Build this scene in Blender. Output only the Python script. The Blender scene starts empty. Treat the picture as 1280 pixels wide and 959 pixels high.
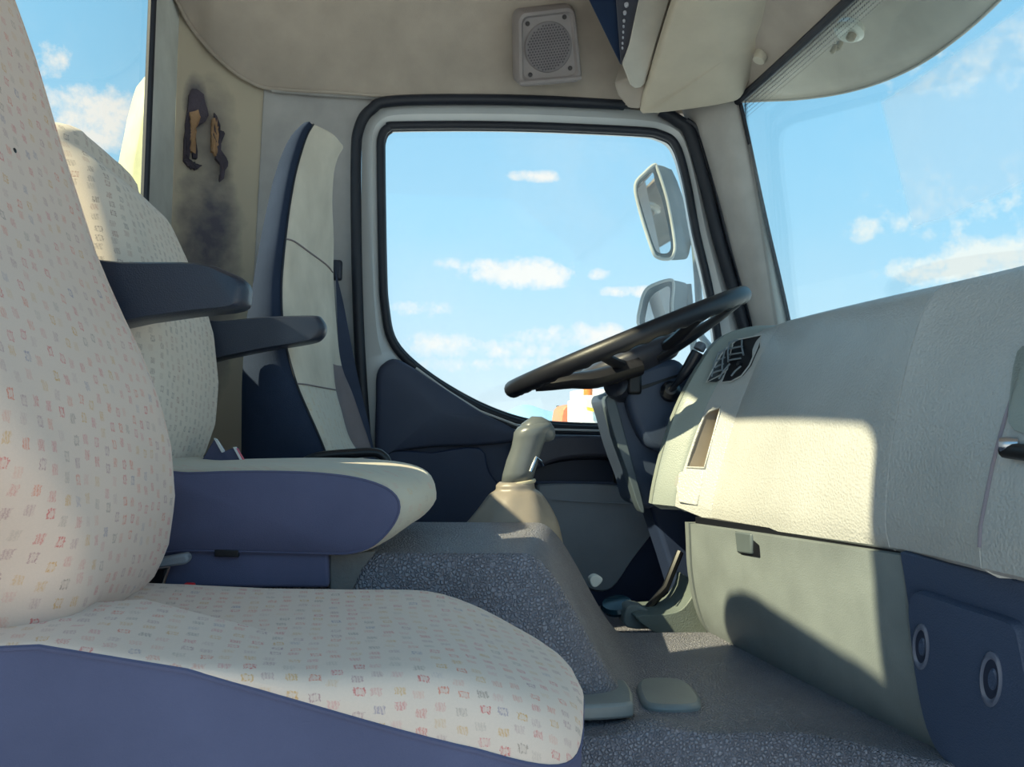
import bpy, bmesh, math, random
from mathutils import Vector, Matrix, noise
R = math.radians
C = bpy.context.scene.collection
SC = bpy.context.scene

# ------------------------------------------------------------------ camera
F = 1050.0; YAW, PITCH, ROLL = R(6.4), R(2.7), R(1.0)
f0 = Vector((math.sin(YAW)*math.cos(PITCH), math.cos(YAW)*math.cos(PITCH), math.sin(PITCH)))
r0 = Vector((math.cos(YAW), -math.sin(YAW), 0))
u0 = r0.cross(f0)
rv = r0*math.cos(ROLL)+u0*math.sin(ROLL)
uv_ = -r0*math.sin(ROLL)+u0*math.cos(ROLL)
cam = bpy.data.objects.new('camera', bpy.data.cameras.new('camera')); C.objects.link(cam)
m = Matrix((rv, uv_, -f0)).transposed().to_4x4()
cam.matrix_world = m
cam.data.sensor_width = 36; cam.data.lens = F/1280*36
cam.data.clip_start = .01; cam.data.clip_end = 20000
SC.camera = cam

def ray(px, py): return f0+rv*((px-640)/F)-uv_*((py-479.5)/F)
def at(px, py, Y):
    d = ray(px, py); return d*(Y/d.y)
def atx(px, py, X):
    d = ray(px, py); return d*(X/d.x)
def atz(px, py, Z):
    d = ray(px, py); return d*(Z/d.z)
def lin(c): return tuple(((x/255)/12.92 if x/255 <= .04045 else ((x/255+.055)/1.055)**2.4) for x in c)+(1,)

# ------------------------------------------------------------------ view, sky, sun
SC.view_settings.view_transform = 'Standard'; SC.view_settings.look = 'None'
SC.view_settings.gamma = 1; SC.view_settings.exposure = 0.6
SC.view_settings.use_curve_mapping = False
EXPO = 2**-0.6
SC.cycles.max_bounces = 10; SC.cycles.diffuse_bounces = 6; SC.cycles.glossy_bounces = 4
SC.cycles.transparent_max_bounces = 16; SC.cycles.transmission_bounces = 6
SC.cycles.use_denoising = True
SC.cycles.sample_clamp_indirect = 6

class NT:
    def __init__(s, t): s.t = t
    def n(s, typ, **k):
        x = s.t.nodes.new(typ)
        for a, b in k.items(): setattr(x, a, b)
        return x
    def link(s, a, b): s.t.links.new(a, b)
    def put(s, sock, v):
        if isinstance(v, bpy.types.NodeSocket): s.link(v, sock)
        elif v is not None: sock.default_value = v
    def math(s, op, a, b=None, c=None, clamp=False):
        x = s.n('ShaderNodeMath', operation=op, use_clamp=clamp)
        for i, v in enumerate((a, b, c)):
            if v is not None: s.put(x.inputs[i], v)
        return x.outputs[0]
    def vmath(s, op, a, b=None):
        x = s.n('ShaderNodeVectorMath', operation=op)
        s.put(x.inputs[0], a)
        if b is not None: s.put(x.inputs[1], b)
        return x.outputs['Value'] if op in ('DOT_PRODUCT', 'LENGTH') else x.outputs[0]
    def mix(s, f, a, b, typ='MIX'):
        x = s.n('ShaderNodeMix', data_type='RGBA', blend_type=typ)
        s.put(x.inputs[0], f); s.put(x.inputs[6], a); s.put(x.inputs[7], b)
        return x.outputs[2]
    def ramp(s, f, stops, interp='LINEAR'):
        x = s.n('ShaderNodeValToRGB'); x.color_ramp.interpolation = interp
        e = x.color_ramp.elements
        while len(e) < len(stops): e.new(.5)
        for i, (p, c) in enumerate(stops): e[i].position = p; e[i].color = c
        s.put(x.inputs[0], f); return x.outputs[0]
    def noise(s, vec, scale, detail=4, rough=.55):
        x = s.n('ShaderNodeTexNoise'); x.inputs['Scale'].default_value = scale
        x.inputs['Detail'].default_value = detail; x.inputs['Roughness'].default_value = rough
        if vec is not None: s.link(vec, x.inputs['Vector'])
        return x.outputs[0]

world = bpy.data.worlds.new('sky'); SC.world = world; world.use_nodes = True
T = NT(world.node_tree); world.node_tree.nodes.clear()
tc = T.n('ShaderNodeTexCoord').outputs['Generated']
D = T.vmath('NORMALIZE', tc)
sep = T.n('ShaderNodeSeparateXYZ'); T.link(D, sep.inputs[0])
sky = T.ramp(T.math('MAXIMUM', sep.outputs[2], 0.0), [(0, lin((232, 246, 251))), (.08, lin((206, 237, 253))), (.22, lin((172, 224, 252))), (.42, lin((146, 210, 247))), (1, lin((120, 190, 240)))])
nz = T.math('ADD', T.math('MULTIPLY', T.noise(D, 30, 8, .65), .6), T.math('MULTIPLY', T.noise(D, 75, 6, .65), .4)); nz2 = T.noise(D, 7, 6, .6)
clouds = [(655, 341, 62, 15, 1), (610, 333, 30, 8, .8), (528, 386, 42, 9, .6), (672, 220, 30, 6, .8), (1080, 287, 17, 12, .95), (1195, 334, 66, 16, .95), (1240, 318, 50, 18, .9),
          (118, 140, 44, 24, 1.0), (130, 172, 50, 12, .8), (66, 76, 16, 15, .7), (540, 432, 52, 14, .7), (730, 420, 70, 13, .8), (787, 364, 32, 6, .8), (748, 342, 14, 6, .8), (640, 437, 70, 9, .6), (760, 440, 60, 9, .5),
          (1235, 75, 90, 28, .45), (1190, 255, 90, 40, .35), (1320, 330, 80, 30, 1), (560, 330, 20, 6, .5), (690, 455, 80, 8, .5), (560, 455, 60, 8, .5)]
tot = None
for (cx, cy, w, h, s) in clouds:
    c = ray(cx, cy).normalized()
    t1 = Vector((c.y, -c.x, 0)).normalized(); t2 = t1.cross(c)
    off = T.vmath('SUBTRACT', D, tuple(c))
    u = T.math('DIVIDE', T.vmath('DOT_PRODUCT', off, tuple(t1)), w/F*1.5)
    v = T.math('DIVIDE', T.vmath('DOT_PRODUCT', off, tuple(t2)), h/F*1.6)
    q = T.math('ADD', T.math('MULTIPLY', u, u), T.math('MULTIPLY', v, v))
    front = T.math('GREATER_THAN', T.vmath('DOT_PRODUCT', D, tuple(c)), .5)
    g = T.math('MULTIPLY', T.math('MULTIPLY', T.math('SUBTRACT', 1.0, q, clamp=True), front), s)
    tot = g if tot is None else T.math('MAXIMUM', tot, g)
hz = T.math('MULTIPLY', T.math('SUBTRACT', nz2, .5, clamp=True), 1.6)
cm = T.math('MULTIPLY', T.math('SUBTRACT', T.math('ADD', tot, T.math('MULTIPLY', nz, 3.2)), 1.84), 1.4, clamp=True)
cm = T.math('MULTIPLY', cm, T.math('MULTIPLY', tot, 4.0, clamp=True))
cm = T.math('MAXIMUM', cm, T.math('MULTIPLY', hz, T.math('MULTIPLY', sep.outputs[2], .8)))
colr = T.mix(cm, sky, lin((255, 251, 245)))
bg = T.n('ShaderNodeBackground'); T.link(colr, bg.inputs[0]); bg.inputs[1].default_value = EXPO*1.08
T.link(bg.outputs[0], T.n('ShaderNodeOutputWorld').inputs[0])

sun = bpy.data.objects.new('sun', bpy.data.lights.new('sun', 'SUN')); C.objects.link(sun)
SUN = Vector((1, .41, -.86))
sun.rotation_euler = SUN.to_track_quat('-Z', 'Y').to_euler()
sun.data.energy = 6.0; sun.data.angle = R(.6); sun.data.color = (1, .86, .55)

# ------------------------------------------------------------------ materials
MATS = {}
def mat(name, col, rough=.6, bump=None, metal=0, spec=.4, var=.06, coat=0):
    """col sRGB; bump=(kind, scale, strength)"""
    if name in MATS: return MATS[name]
    mt = bpy.data.materials.new(name); mt.use_nodes = True; MATS[name] = mt
    N = NT(mt.node_tree); b = mt.node_tree.nodes['Principled BSDF']
    oc = N.n('ShaderNodeTexCoord').outputs['Object']
    base = lin(col)
    n1 = N.noise(oc, 9, 5)
    dark = tuple(x*(1-var*2.4) for x in base[:3])+(1,); lite = tuple(min(1, x*(1+var*2)) for x in base[:3])+(1,)
    cc = N.ramp(n1, [(.3, dark), (.7, lite)])
    N.link(cc, b.inputs['Base Color'])
    b.inputs['Roughness'].default_value = rough; b.inputs['Metallic'].default_value = metal
    b.inputs['Specular IOR Level'].default_value = spec; b.inputs['Coat Weight'].default_value = coat
    if bump:
        kind, sc, st = bump
        if kind == 'noise': h = N.noise(oc, sc, 3)
        else:
            vx = N.n('ShaderNodeTexVoronoi'); vx.feature = 'SMOOTH_F1' if kind == 'grain' else 'DISTANCE_TO_EDGE'
            vx.inputs['Scale'].default_value = sc
            wob = N.vmath('ADD', oc, N.n('ShaderNodeTexNoise').outputs[1]) if False else oc
            N.link(wob, vx.inputs['Vector']); h = vx.outputs[0]
            if kind == 'leather': h = N.math('MINIMUM', N.math('MULTIPLY', h, 4.0), 1.0)
        bp = N.n('ShaderNodeBump'); bp.inputs['Strength'].default_value = st; bp.inputs['Distance'].default_value = .0022 if bump[0] == 'leather' else .002
        N.link(h, bp.inputs['Height']); N.link(bp.outputs[0], b.inputs['Normal'])
    return mt

def fabric(name, base, ucoef, vcoef, cu, cv, fw=.24, fh=.26, strength=.85, cols=None):
    """woven seat cloth with rows of little hatched motifs; u,v are linear mixes of object x,y,z"""
    mt = bpy.data.materials.new(name); mt.use_nodes = True; MATS[name] = mt
    N = NT(mt.node_tree); b = mt.node_tree.nodes['Principled BSDF']
    oc = N.n('ShaderNodeTexCoord').outputs['Object']
    wt_ = N.n('ShaderNodeTexNoise'); wt_.inputs['Scale'].default_value = 420; wt_.inputs['Detail'].default_value = 2; N.link(oc, wt_.inputs['Vector'])
    oc0 = oc; oc = N.vmath('ADD', oc, N.vmath('MULTIPLY', N.vmath('SUBTRACT', wt_.outputs['Color'], (.5, .5, .5)), (.0045, .0045, .0035)))
    u = N.math('MULTIPLY', N.vmath('DOT_PRODUCT', oc, ucoef), 1/cu)
    v = N.math('MULTIPLY', N.vmath('DOT_PRODUCT', oc, vcoef), 1/cv)
    iu = N.math('FLOOR', u)
    wn0 = N.n('ShaderNodeTexWhiteNoise', noise_dimensions='1D'); N.link(iu, wn0.inputs['W'])
    v = N.math('ADD', v, wn0.outputs[0])
    iv = N.math('FLOOR', v); fu = N.math('FRACT', u); fv = N.math('FRACT', v)
    cb = N.n('ShaderNodeCombineXYZ'); N.link(iu, cb.inputs[0]); N.link(iv, cb.inputs[1])
    wn = N.n('ShaderNodeTexWhiteNoise', noise_dimensions='2D'); N.link(cb.outputs[0], wn.inputs['Vector'])
    sp = N.n('ShaderNodeSeparateColor'); N.link(wn.outputs['Color'], sp.inputs[0])
    ju = N.math('MULTIPLY', N.math('SUBTRACT', sp.outputs[0], .5), .3)
    jv = N.math('MULTIPLY', N.math('SUBTRACT', sp.outputs[1], .5), .35)
    du = N.math('ABSOLUTE', N.math('SUBTRACT', N.math('SUBTRACT', fu, .5), ju))
    dv = N.math('ABSOLUTE', N.math('SUBTRACT', N.math('SUBTRACT', fv, .5), jv))
    inr = N.math('MULTIPLY', N.math('LESS_THAN', du, fw), N.math('LESS_THAN', dv, fh))
    hollow = N.math('MULTIPLY', N.math('LESS_THAN', du, fw*.6), N.math('LESS_THAN', dv, fh*.6))
    hollow = N.math('MULTIPLY', hollow, N.math('GREATER_THAN', sp.outputs[0], .68))
    inr = N.math('SUBTRACT', inr, N.math('MULTIPLY', hollow, .7))
    st = N.math('ADD', .62, N.math('MULTIPLY', N.math('SINE', N.math('MULTIPLY', N.math('ADD', u, N.math('MULTIPLY', v, .15)), 42.0)), .38))
    gate = N.math('ADD', .25, N.math('MULTIPLY', wn.outputs[0], .75))
    fac = N.math('MULTIPLY', N.math('MULTIPLY', inr, st), N.math('MULTIPLY', gate, strength))
    fac = N.math('MULTIPLY', fac, N.math('ADD', .45, N.noise(oc, 300, 2)), clamp=True)
    cols = cols or [(0, lin((205, 92, 92))), (.22, lin((214, 110, 84))), (.42, lin((205, 150, 70))), (.62, lin((172, 128, 132))), (.76, lin((150, 128, 118))), (.86, lin((208, 112, 116))), (.95, lin((136, 120, 146)))]
    cc = N.ramp(sp.outputs[2], cols, 'CONSTANT')
    fine = N.noise(oc, 700, 2); big = N.noise(oc, 6, 4)
    bb = lin(base); d2 = tuple(x*.84 for x in bb[:3])+(1,)
    bc = N.mix(N.math('MULTIPLY', N.math('ADD', N.math('MULTIPLY', fine, .6), N.math('MULTIPLY', big, .4)), 1.0), bb, d2)
    N.link(N.mix(fac, bc, cc), b.inputs['Base Color'])
    b.inputs['Roughness'].default_value = .95; b.inputs['Specular IOR Level'].default_value = .1
    b.inputs['Sheen Weight'].default_value = .25
    bp = N.n('ShaderNodeBump'); bp.inputs['Strength'].default_value = .25; bp.inputs['Distance'].default_value = .001
    N.link(N.noise(oc, 420, 3), bp.inputs['Height']); N.link(bp.outputs[0], b.inputs['Normal'])
    return mt

def glass(name, tint, dust_or_reflection=None, refl=1.0):  # optional pale film; on the windscreen it paints a reflection
    mt = bpy.data.materials.new(name); mt.use_nodes = True
    N = NT(mt.node_tree); mt.node_tree.nodes.clear()
    tr = N.n('ShaderNodeBsdfTransparent'); tr.inputs[0].default_value = tint
    gl = N.n('ShaderNodeBsdfGlossy'); gl.inputs['Roughness'].default_value = .02
    lw = N.n('ShaderNodeLayerWeight'); lw.inputs[0].default_value = .5
    sch = N.math('ADD', .04, N.math('MULTIPLY', .96, N.math('POWER', lw.outputs['Facing'], 5.0)))
    mx = N.n('ShaderNodeMixShader'); N.link(N.math('MULTIPLY', sch, refl, clamp=True), mx.inputs[0])
    N.link(tr.outputs[0], mx.inputs[1]); N.link(gl.outputs[0], mx.inputs[2])
    out = mx.outputs[0]
    if dust_or_reflection:
        df = N.n('ShaderNodeBsdfTranslucent'); df.inputs[0].default_value = (.9, .92, .95, 1)
        m2 = N.n('ShaderNodeMixShader'); N.link(dust_or_reflection(N), m2.inputs[0]); N.link(out, m2.inputs[1]); N.link(df.outputs[0], m2.inputs[2]); out = m2.outputs[0]
    N.link(out, N.n('ShaderNodeOutputMaterial').inputs[0])
    return mt

headliner = mat('headliner', (168, 157, 147), .9, ('noise', 500, .2), var=.05)
wallgrey = mat('pillar_plastic', (168, 166, 166), .65, ('noise', 600, .15))
paint = mat('door_paint', (196, 200, 203), .25, spec=.5, var=.01, coat=.3)
rubber = mat('black_rubber', (34, 38, 48), .5, ('noise', 200, .1))
darkp = mat('navy_black_plastic', (44, 56, 84), .45, ('noise', 900, .25), var=.03)
doorp = mat('door_panel_plastic', (66, 74, 96), .55, ('noise', 900, .25), var=.03)
greyp = mat('buckle_sunlit_door_grey', (138, 142, 150), .6, ('noise', 800, .3), var=.04)  # on the door pocket this grey stands in for sunlight; buckle shares it
dashm = mat('dash_vinyl', (184, 185, 184), .36, ('grain', 300, .5), spec=.6, var=.03)
dashg = mat('cluster_cowl', (146, 154, 150), .4, ('grain', 500, .15), spec=.5, var=.03)
glovem = mat('glovebox_plastic', (124, 132, 134), .5, ('grain', 600, .2), spec=.5, var=.07)
footm = mat('footwell_plastic', (62, 76, 102), .5, ('grain', 600, .3), spec=.45, var=.03)
tunnelm = mat('tunnel_vinyl', (130, 130, 142), .42, ('leather', 210, 1.0), spec=.5, var=.06)
bluefab = mat('navy_seat_cloth', (92, 94, 122), .95, ('noise', 900, .3), spec=.1, var=.04)
armm = mat('armrest_vinyl', (40, 46, 62), .35, ('grain', 700, .2), spec=.5, var=.03)
blackm = mat('black_plastic', (24, 26, 32), .35, var=.02)
chrome = mat('brushed_steel', (190, 192, 198), .25, metal=1, var=.02)
fabN = fabric('near_seat_cloth', (226, 202, 188), (.8, .9, 0), (0, .1, 1), .0185, .0165, .21, .25, .85)
fabC = fabric('near_cushion_cloth', (228, 206, 192), (1, .1, 0), (0, 1, 1.3), .0165, .019, .27, .23, .85)
fabM = fabric('middle_seat_cloth', (218, 206, 194), (.8, .9, 0), (0, .1, 1), .022, .013, .2, .3, .9, [(0, lin((120, 112, 112))), (.4, lin((140, 120, 116))), (.7, lin((160, 120, 112)))])
fabW = fabric('worn_cushion_cloth', (200, 192, 176), (1, 1, 0), (0, .1, 1), .022, .02, .2, .2, .35)
fabD = fabric('driver_seat_cloth', (206, 202, 190), (.8, .9, 0), (0, .1, 1), .03, .024, .2, .3, .5, [(0, lin((190, 150, 80))), (.5, lin((150, 120, 100)))])
lightf = mat('plain_light_cloth', (206, 199, 186), .9, ('noise', 600, .3), spec=.1)
dgreyf = mat('dark_grey_cloth', (132, 124, 128), .95, ('noise', 600, .3), spec=.1)
driverside = mat('driver_side_cloth', (46, 56, 76), .95, ('noise', 600, .3), spec=.1)

# ------------------------------------------------------------------ mesh helpers
def mesh(name, verts, faces, m_, parent=None, smooth=True, angle=40, bevel=0, seg=2, subs=0, weld=False):
    me = bpy.data.meshes.new(name)
    me.from_pydata([tuple(v) for v in verts], [], [tuple(f) for f in faces])
    bm = bmesh.new(); bm.from_mesh(me)
    if weld: bmesh.ops.remove_doubles(bm, verts=bm.verts, dist=1e-5)
    bmesh.ops.recalc_face_normals(bm, faces=bm.faces)
    bm.to_mesh(me); bm.free()
    for p in me.polygons: p.use_smooth = smooth
    if smooth and angle < 179: me.set_sharp_from_angle(angle=R(angle))
    me.materials.append(m_)
    o = bpy.data.objects.new(name, me); C.objects.link(o)
    if parent: o.parent = parent
    if bevel:
        b = o.modifiers.new('bevel', 'BEVEL'); b.width = bevel; b.segments = seg; b.limit_method = 'ANGLE'; b.angle_limit = R(35)
        b.harden_normals = False
    if subs:
        s = o.modifiers.new('subd', 'SUBSURF'); s.levels = subs; s.render_levels = subs
    return o
def empty(name, label, cat, group=None):
    o = bpy.data.objects.new(name, None); C.objects.link(o); o.empty_display_size = .1
    o['label'] = label; o['category'] = cat
    if group: o['group'] = group
    return o
SUB = {'cushion_piping': 'cushion', 'backrest_seam': 'backrest', 'burn_hole': 'backrest', 'clip_socket': 'pivot_clip', 'radio_button': 'radio', 'screw': 'bezel',
       'grille_holes': 'grille', 'lower_ledge': 'bezel', 'vent_slat': 'vent_recess', 'vent_surround': 'vent_recess', 'switch_symbol': 'switch_plate', 'pocket_rim': 'pocket_liner',
       'latch': 'latch_recess', 'fastener_recess': 'fastener_ring', 'fastener_slot': 'fastener_ring', 'handle_end': 'handle_bar', 'stalk_tip': 'stalk', 'key_slot': 'ignition_barrel',
       'release_button': 'buckle_body', 'recess_lip': 'door_pull_recess', 'pocket_crease': 'sunlit_door_pocket', 'housing_rim': 'housing', 'mirror_glass': 'housing', 'cab_window': 'cab',
       'boot_collar': 'boot', 'side_trigger': 'knob_grip', 'cowl_seam': 'upper_cowl', 'stalk_gaiter': 'stalk', 'skirt_slot': 'seat_skirt', 'lamp_screw': 'marker_lamp', 'visor_edge': 'visor_shell',
       'pink_stripe': 'white_edge'}
def base(o):
    """put the empty at the foot of its parts without moving them"""
    kids = [c for c in o.children if c.type == 'MESH']
    def mid(c):
        vs = c.data.vertices; return sum((v.co for v in vs), Vector())/len(vs)
    for c in kids:
        want = SUB.get(c.name.split('.')[0])
        cand = [k for k in kids if want and k.name.split('.')[0] == want and k != c]
        if cand:
            mc = mid(c); c.parent = min(cand, key=lambda k: (mid(k)-mc).length)
    bpy.context.view_layer.update()
    ps = []
    for c in o.children_recursive:
        if c.type == 'MESH' and c.data.vertices:
            mw = c.matrix_world; ps += [mw @ Vector(b) for b in c.bound_box]
    if not ps: return
    p = Vector(((min(v.x for v in ps)+max(v.x for v in ps))/2, (min(v.y for v in ps)+max(v.y for v in ps))/2, min(v.z for v in ps)))
    o.location = p
    for c in o.children: c.matrix_parent_inverse = Matrix.Translation(-p)
def tag(o, label, cat, group=None):
    o['label'] = label; o['category'] = cat
    if group: o['group'] = group
    return o
def struct(o): o['kind'] = 'structure'; return o
def lbl(o, l): o['label'] = l; return o

def cr(pts, n=8, closed=False):
    """Catmull-Rom through vectors"""
    P = [Vector(p) for p in pts]; out = []; N_ = len(P)
    rng = range(N_) if closed else range(N_-1)
    for i in rng:
        if closed: a, b, c, d = P[i-1], P[i], P[(i+1) % N_], P[(i+2) % N_]
        else: a, b, c, d = P[max(i-1, 0)], P[i], P[i+1], P[min(i+2, N_-1)]
        for k in range(n):
            t = k/n
            out.append(.5*((2*b)+(c-a)*t+(2*a-5*b+4*c-d)*t*t+(3*b-a-3*c+d)*t**3))
    if not closed: out.append(P[-1].copy())
    return out
def resample(pts, n, closed=False):
    P = [Vector(p) for p in pts]
    if closed: P = P+[P[0]]
    L = [0]
    for a, b in zip(P, P[1:]): L.append(L[-1]+(b-a).length)
    out = []; m_ = n if closed else n-1
    j = 0
    for i in range(n):
        s = L[-1]*i/m_
        while j < len(L)-2 and L[j+1] < s: j += 1
        seg = L[j+1]-L[j]
        out.append(P[j].lerp(P[j+1], (s-L[j])/seg if seg > 1e-9 else 0))
    return out
def grid(rows, closed_u=False, closed_v=False, cap=False):
    """rows of equal length -> verts, faces; closed_u wraps inside a row"""
    n = len(rows[0]); V = [v for r in rows for v in r]; Fc = []
    R_ = len(rows)
    for i in range(R_ if closed_v else R_-1):
        i2 = (i+1) % R_
        for j in range(n if closed_u else n-1):
            j2 = (j+1) % n
            Fc.append((i*n+j, i*n+j2, i2*n+j2, i2*n+j))
    if cap:
        Fc.append(tuple(range(n-1, -1, -1))); Fc.append(tuple((R_-1)*n+j for j in range(n)))
    return V, Fc
def sheet(name, rows, off, m_, parent=None, **k):
    """grid surface given thickness along vector off"""
    off = Vector(off); n = len(rows[0]); Rn = len(rows)
    V, Fc = grid(rows); N_ = len(V)
    V2 = V+[Vector(v)+off for v in V]; F2 = Fc+[tuple(reversed([x+N_ for x in f])) for f in Fc]
    b = [j for j in range(n)]+[i*n+n-1 for i in range(1, Rn)]+[(Rn-1)*n+j for j in range(n-2, -1, -1)]+[i*n for i in range(Rn-2, 0, -1)]
    for a, c in zip(b, b[1:]+b[:1]): F2.append((a, a+N_, c+N_, c))
    return mesh(name, V2, F2, m_, parent, **k)
def tube(name, path, rad, m_, parent=None, n=12, closed=False, flat=None, up=None, **k):
    P = [Vector(p) for p in path]; rings = []; N_ = len(P)
    ref = up or Vector((0, 0, 1)); prev = None
    for i, p in enumerate(P):
        a = P[i-1] if (i > 0 or closed) else P[i]; b = P[(i+1) % N_] if (i < N_-1 or closed) else P[i]
        t = (b-a).normalized()
        if prev is None:
            s = t.cross(ref)
            if s.length < .05: s = t.cross(Vector((1, 0, 0)))
        else: s = prev-t*prev.dot(t)
        s.normalize(); prev = s if not up else None; w = s.cross(t)
        r = rad[i] if isinstance(rad, (list, tuple)) else rad
        fl = flat or 1
        rings.append([p+s*(math.cos(2*math.pi*q/n)*r)+w*(math.sin(2*math.pi*q/n)*r*fl) for q in range(n)])
    V, Fc = grid(rings, closed_u=True, closed_v=closed, cap=not closed)
    return mesh(name, V, Fc, m_, parent, **k)
def prism(name, pts, off, m_, parent=None, **k):
    """polygon of world points pushed along off"""
    P = [Vector(p) for p in pts]; off = Vector(off); n = len(P)
    V = P+[p+off for p in P]
    Fc = [tuple(range(n)), tuple(range(2*n-1, n-1, -1))]+[(i, (i+1) % n, (i+1) % n+n, i+n) for i in range(n)]
    k.setdefault('smooth', True)
    return mesh(name, V, Fc, m_, parent, **k)
def pp(pxs, Y, sm=0, closed=True):
    P = [at(x, y, Y) for x, y in pxs]
    return cr(P, sm, closed) if sm else P
def ringframe(name, outer, inner, off, m_, parent=None, n=160, **k):
    """plate between two closed loops"""
    A = resample(outer, n, True); B = resample(inner, n, True); off = Vector(off)
    rows = [A, B, [b+off for b in B], [a+off for a in A]]
    V, Fc = grid(rows, closed_u=True, closed_v=True)
    return mesh(name, V, Fc, m_, parent, **k)
def box(name, c, s, m_, parent=None, bevel=.003, rot=None, **k):
    V = [Vector((x*s[0]/2, y*s[1]/2, z*s[2]/2)) for x in (-1, 1) for y in (-1, 1) for z in (-1, 1)]
    if rot: V = [rot @ v for v in V]
    V = [v+Vector(c) for v in V]
    return mesh(name, V, [(0, 1, 3, 2), (4, 6, 7, 5), (0, 4, 5, 1), (2, 3, 7, 6), (0, 2, 6, 4), (1, 5, 7, 3)], m_, parent, bevel=bevel, **k)
def boxaxes(name, o, ax, ay, az, m_, parent=None, bevel=.003, **k):
    """box from corner o with three edge vectors"""
    o = Vector(o); V = [o+ax*i+ay*j+az*l for i in (0, 1) for j in (0, 1) for l in (0, 1)]
    return mesh(name, V, [(0, 1, 3, 2), (4, 6, 7, 5), (0, 4, 5, 1), (2, 3, 7, 6), (0, 2, 6, 4), (1, 5, 7, 3)], m_, parent, bevel=bevel, **k)
def lathe(name, c, axis, prof, m_, parent=None, n=24, **k):
    """prof = (radius, height along axis)"""
    axis = Vector(axis).normalized(); s = axis.cross(Vector((0, 0, 1)))
    if s.length < .05: s = axis.cross(Vector((1, 0, 0)))
    s.normalize(); w = axis.cross(s); c = Vector(c)
    rows = [[c+axis*h+(s*math.cos(2*math.pi*q/n)+w*math.sin(2*math.pi*q/n))*max(r, 1e-4) for q in range(n)] for r, h in prof]
    V, Fc = grid(rows, closed_u=True, cap=True)
    return mesh(name, V, Fc, m_, parent, **k)
def cut(o, cutter):
    """apply a boolean difference, drop the cutter"""
    md = o.modifiers.new('cut', 'BOOLEAN'); md.operation = 'DIFFERENCE'; md.object = cutter; md.solver = 'EXACT'
    dg = bpy.context.evaluated_depsgraph_get()
    me = bpy.data.meshes.new_from_object(o.evaluated_get(dg)); o.modifiers.remove(md)
    o.data = me; me.set_sharp_from_angle(angle=R(40))
    bpy.data.objects.remove(cutter)
def interp(tab, x):
    tab = sorted(tab)
    if x <= tab[0][0]: return tab[0][1]
    for (a, fa), (b, fb) in zip(tab, tab[1:]):
        if x <= b: return fa+(fb-fa)*(x-a)/(b-a)
    return tab[-1][1]
def sstep(a, b, x):
    t = min(1, max(0, (x-a)/(b-a))); return t*t*(3-2*t)

# ================================================================== SETTING
XR = -.58            # rear wall plane
YD = 2.12            # driver door plane
# ground and hills
gm = mat('pale_dusty_ground', (200, 202, 206), .9, ('noise', 2, .3), var=.08)
struct(mesh('ground', [(-400, -300, -1.9), (500, -300, -1.9), (500, 900, -1.9), (-400, 900, -1.9)], [(0, 1, 2, 3)], gm))
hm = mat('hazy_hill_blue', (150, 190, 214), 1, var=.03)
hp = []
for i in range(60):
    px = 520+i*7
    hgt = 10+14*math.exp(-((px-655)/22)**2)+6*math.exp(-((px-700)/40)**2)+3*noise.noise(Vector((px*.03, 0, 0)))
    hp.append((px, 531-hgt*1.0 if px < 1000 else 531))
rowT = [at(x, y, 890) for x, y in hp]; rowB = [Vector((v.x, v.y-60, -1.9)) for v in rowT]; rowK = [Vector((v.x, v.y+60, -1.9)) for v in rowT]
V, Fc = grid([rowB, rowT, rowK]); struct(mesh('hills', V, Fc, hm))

# rear wall with window opening
wz0, wz1 = .30, 1.02; wy0, wy1 = .52, 1.835  # unseen sill set high to block sun from the seats
YC = 2.02           # where the chamfer starts
def rr(y0, y1, z0, z1, r, X, n=8):
    out = []
    for cy, cz, a0 in ((y1-r, z1-r, 0), (y0+r, z1-r, 90), (y0+r, z0+r, 180), (y1-r, z0+r, 270)):
        for i in range(n+1):
            a = R(a0+90*i/n); out.append(Vector((X, cy+r*math.cos(a), cz+r*math.sin(a))))
    return out
outer = rr(.12, YC, -.75, 1.16, .002, XR); inner = rr(wy0, wy1, wz0, wz1, .05, XR)
V, Fc = grid([outer, inner, [v+Vector((-.012, 0, 0)) for v in inner], [v+Vector((-.012, 0, 0)) for v in outer]], closed_u=True, closed_v=True)
wb = struct(mesh('wall_back', V, Fc, mat('back_wall_plastic', (208, 211, 207), .6, ('noise', 600, .15))))
w3 = struct(mesh('window_2', *grid([rr(wy0, wy1, wz0, wz1, .05, XR-.008), rr(wy0+.3, wy1-.3, wz0+.3, wz1-.3, .03, XR-.008)], closed_u=True, cap=False), glass('rear_glass', (.93, .98, .97, 1))))
# fill the middle of the pane
me = w3.data; bm = bmesh.new(); bm.from_mesh(me); bmesh.ops.holes_fill(bm, edges=[e for e in bm.edges if e.is_boundary and all(abs(v.co.y-wy0) > .28 and abs(v.co.y-wy1) > .28 for v in e.verts)]); bm.to_mesh(me); bm.free()
sl = tube('window_seal', rr(wy0+.004, wy1-.004, wz0+.004, wz1-.004, .048, XR-.002), .009, rubber, w3, n=8, closed=True)
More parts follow.
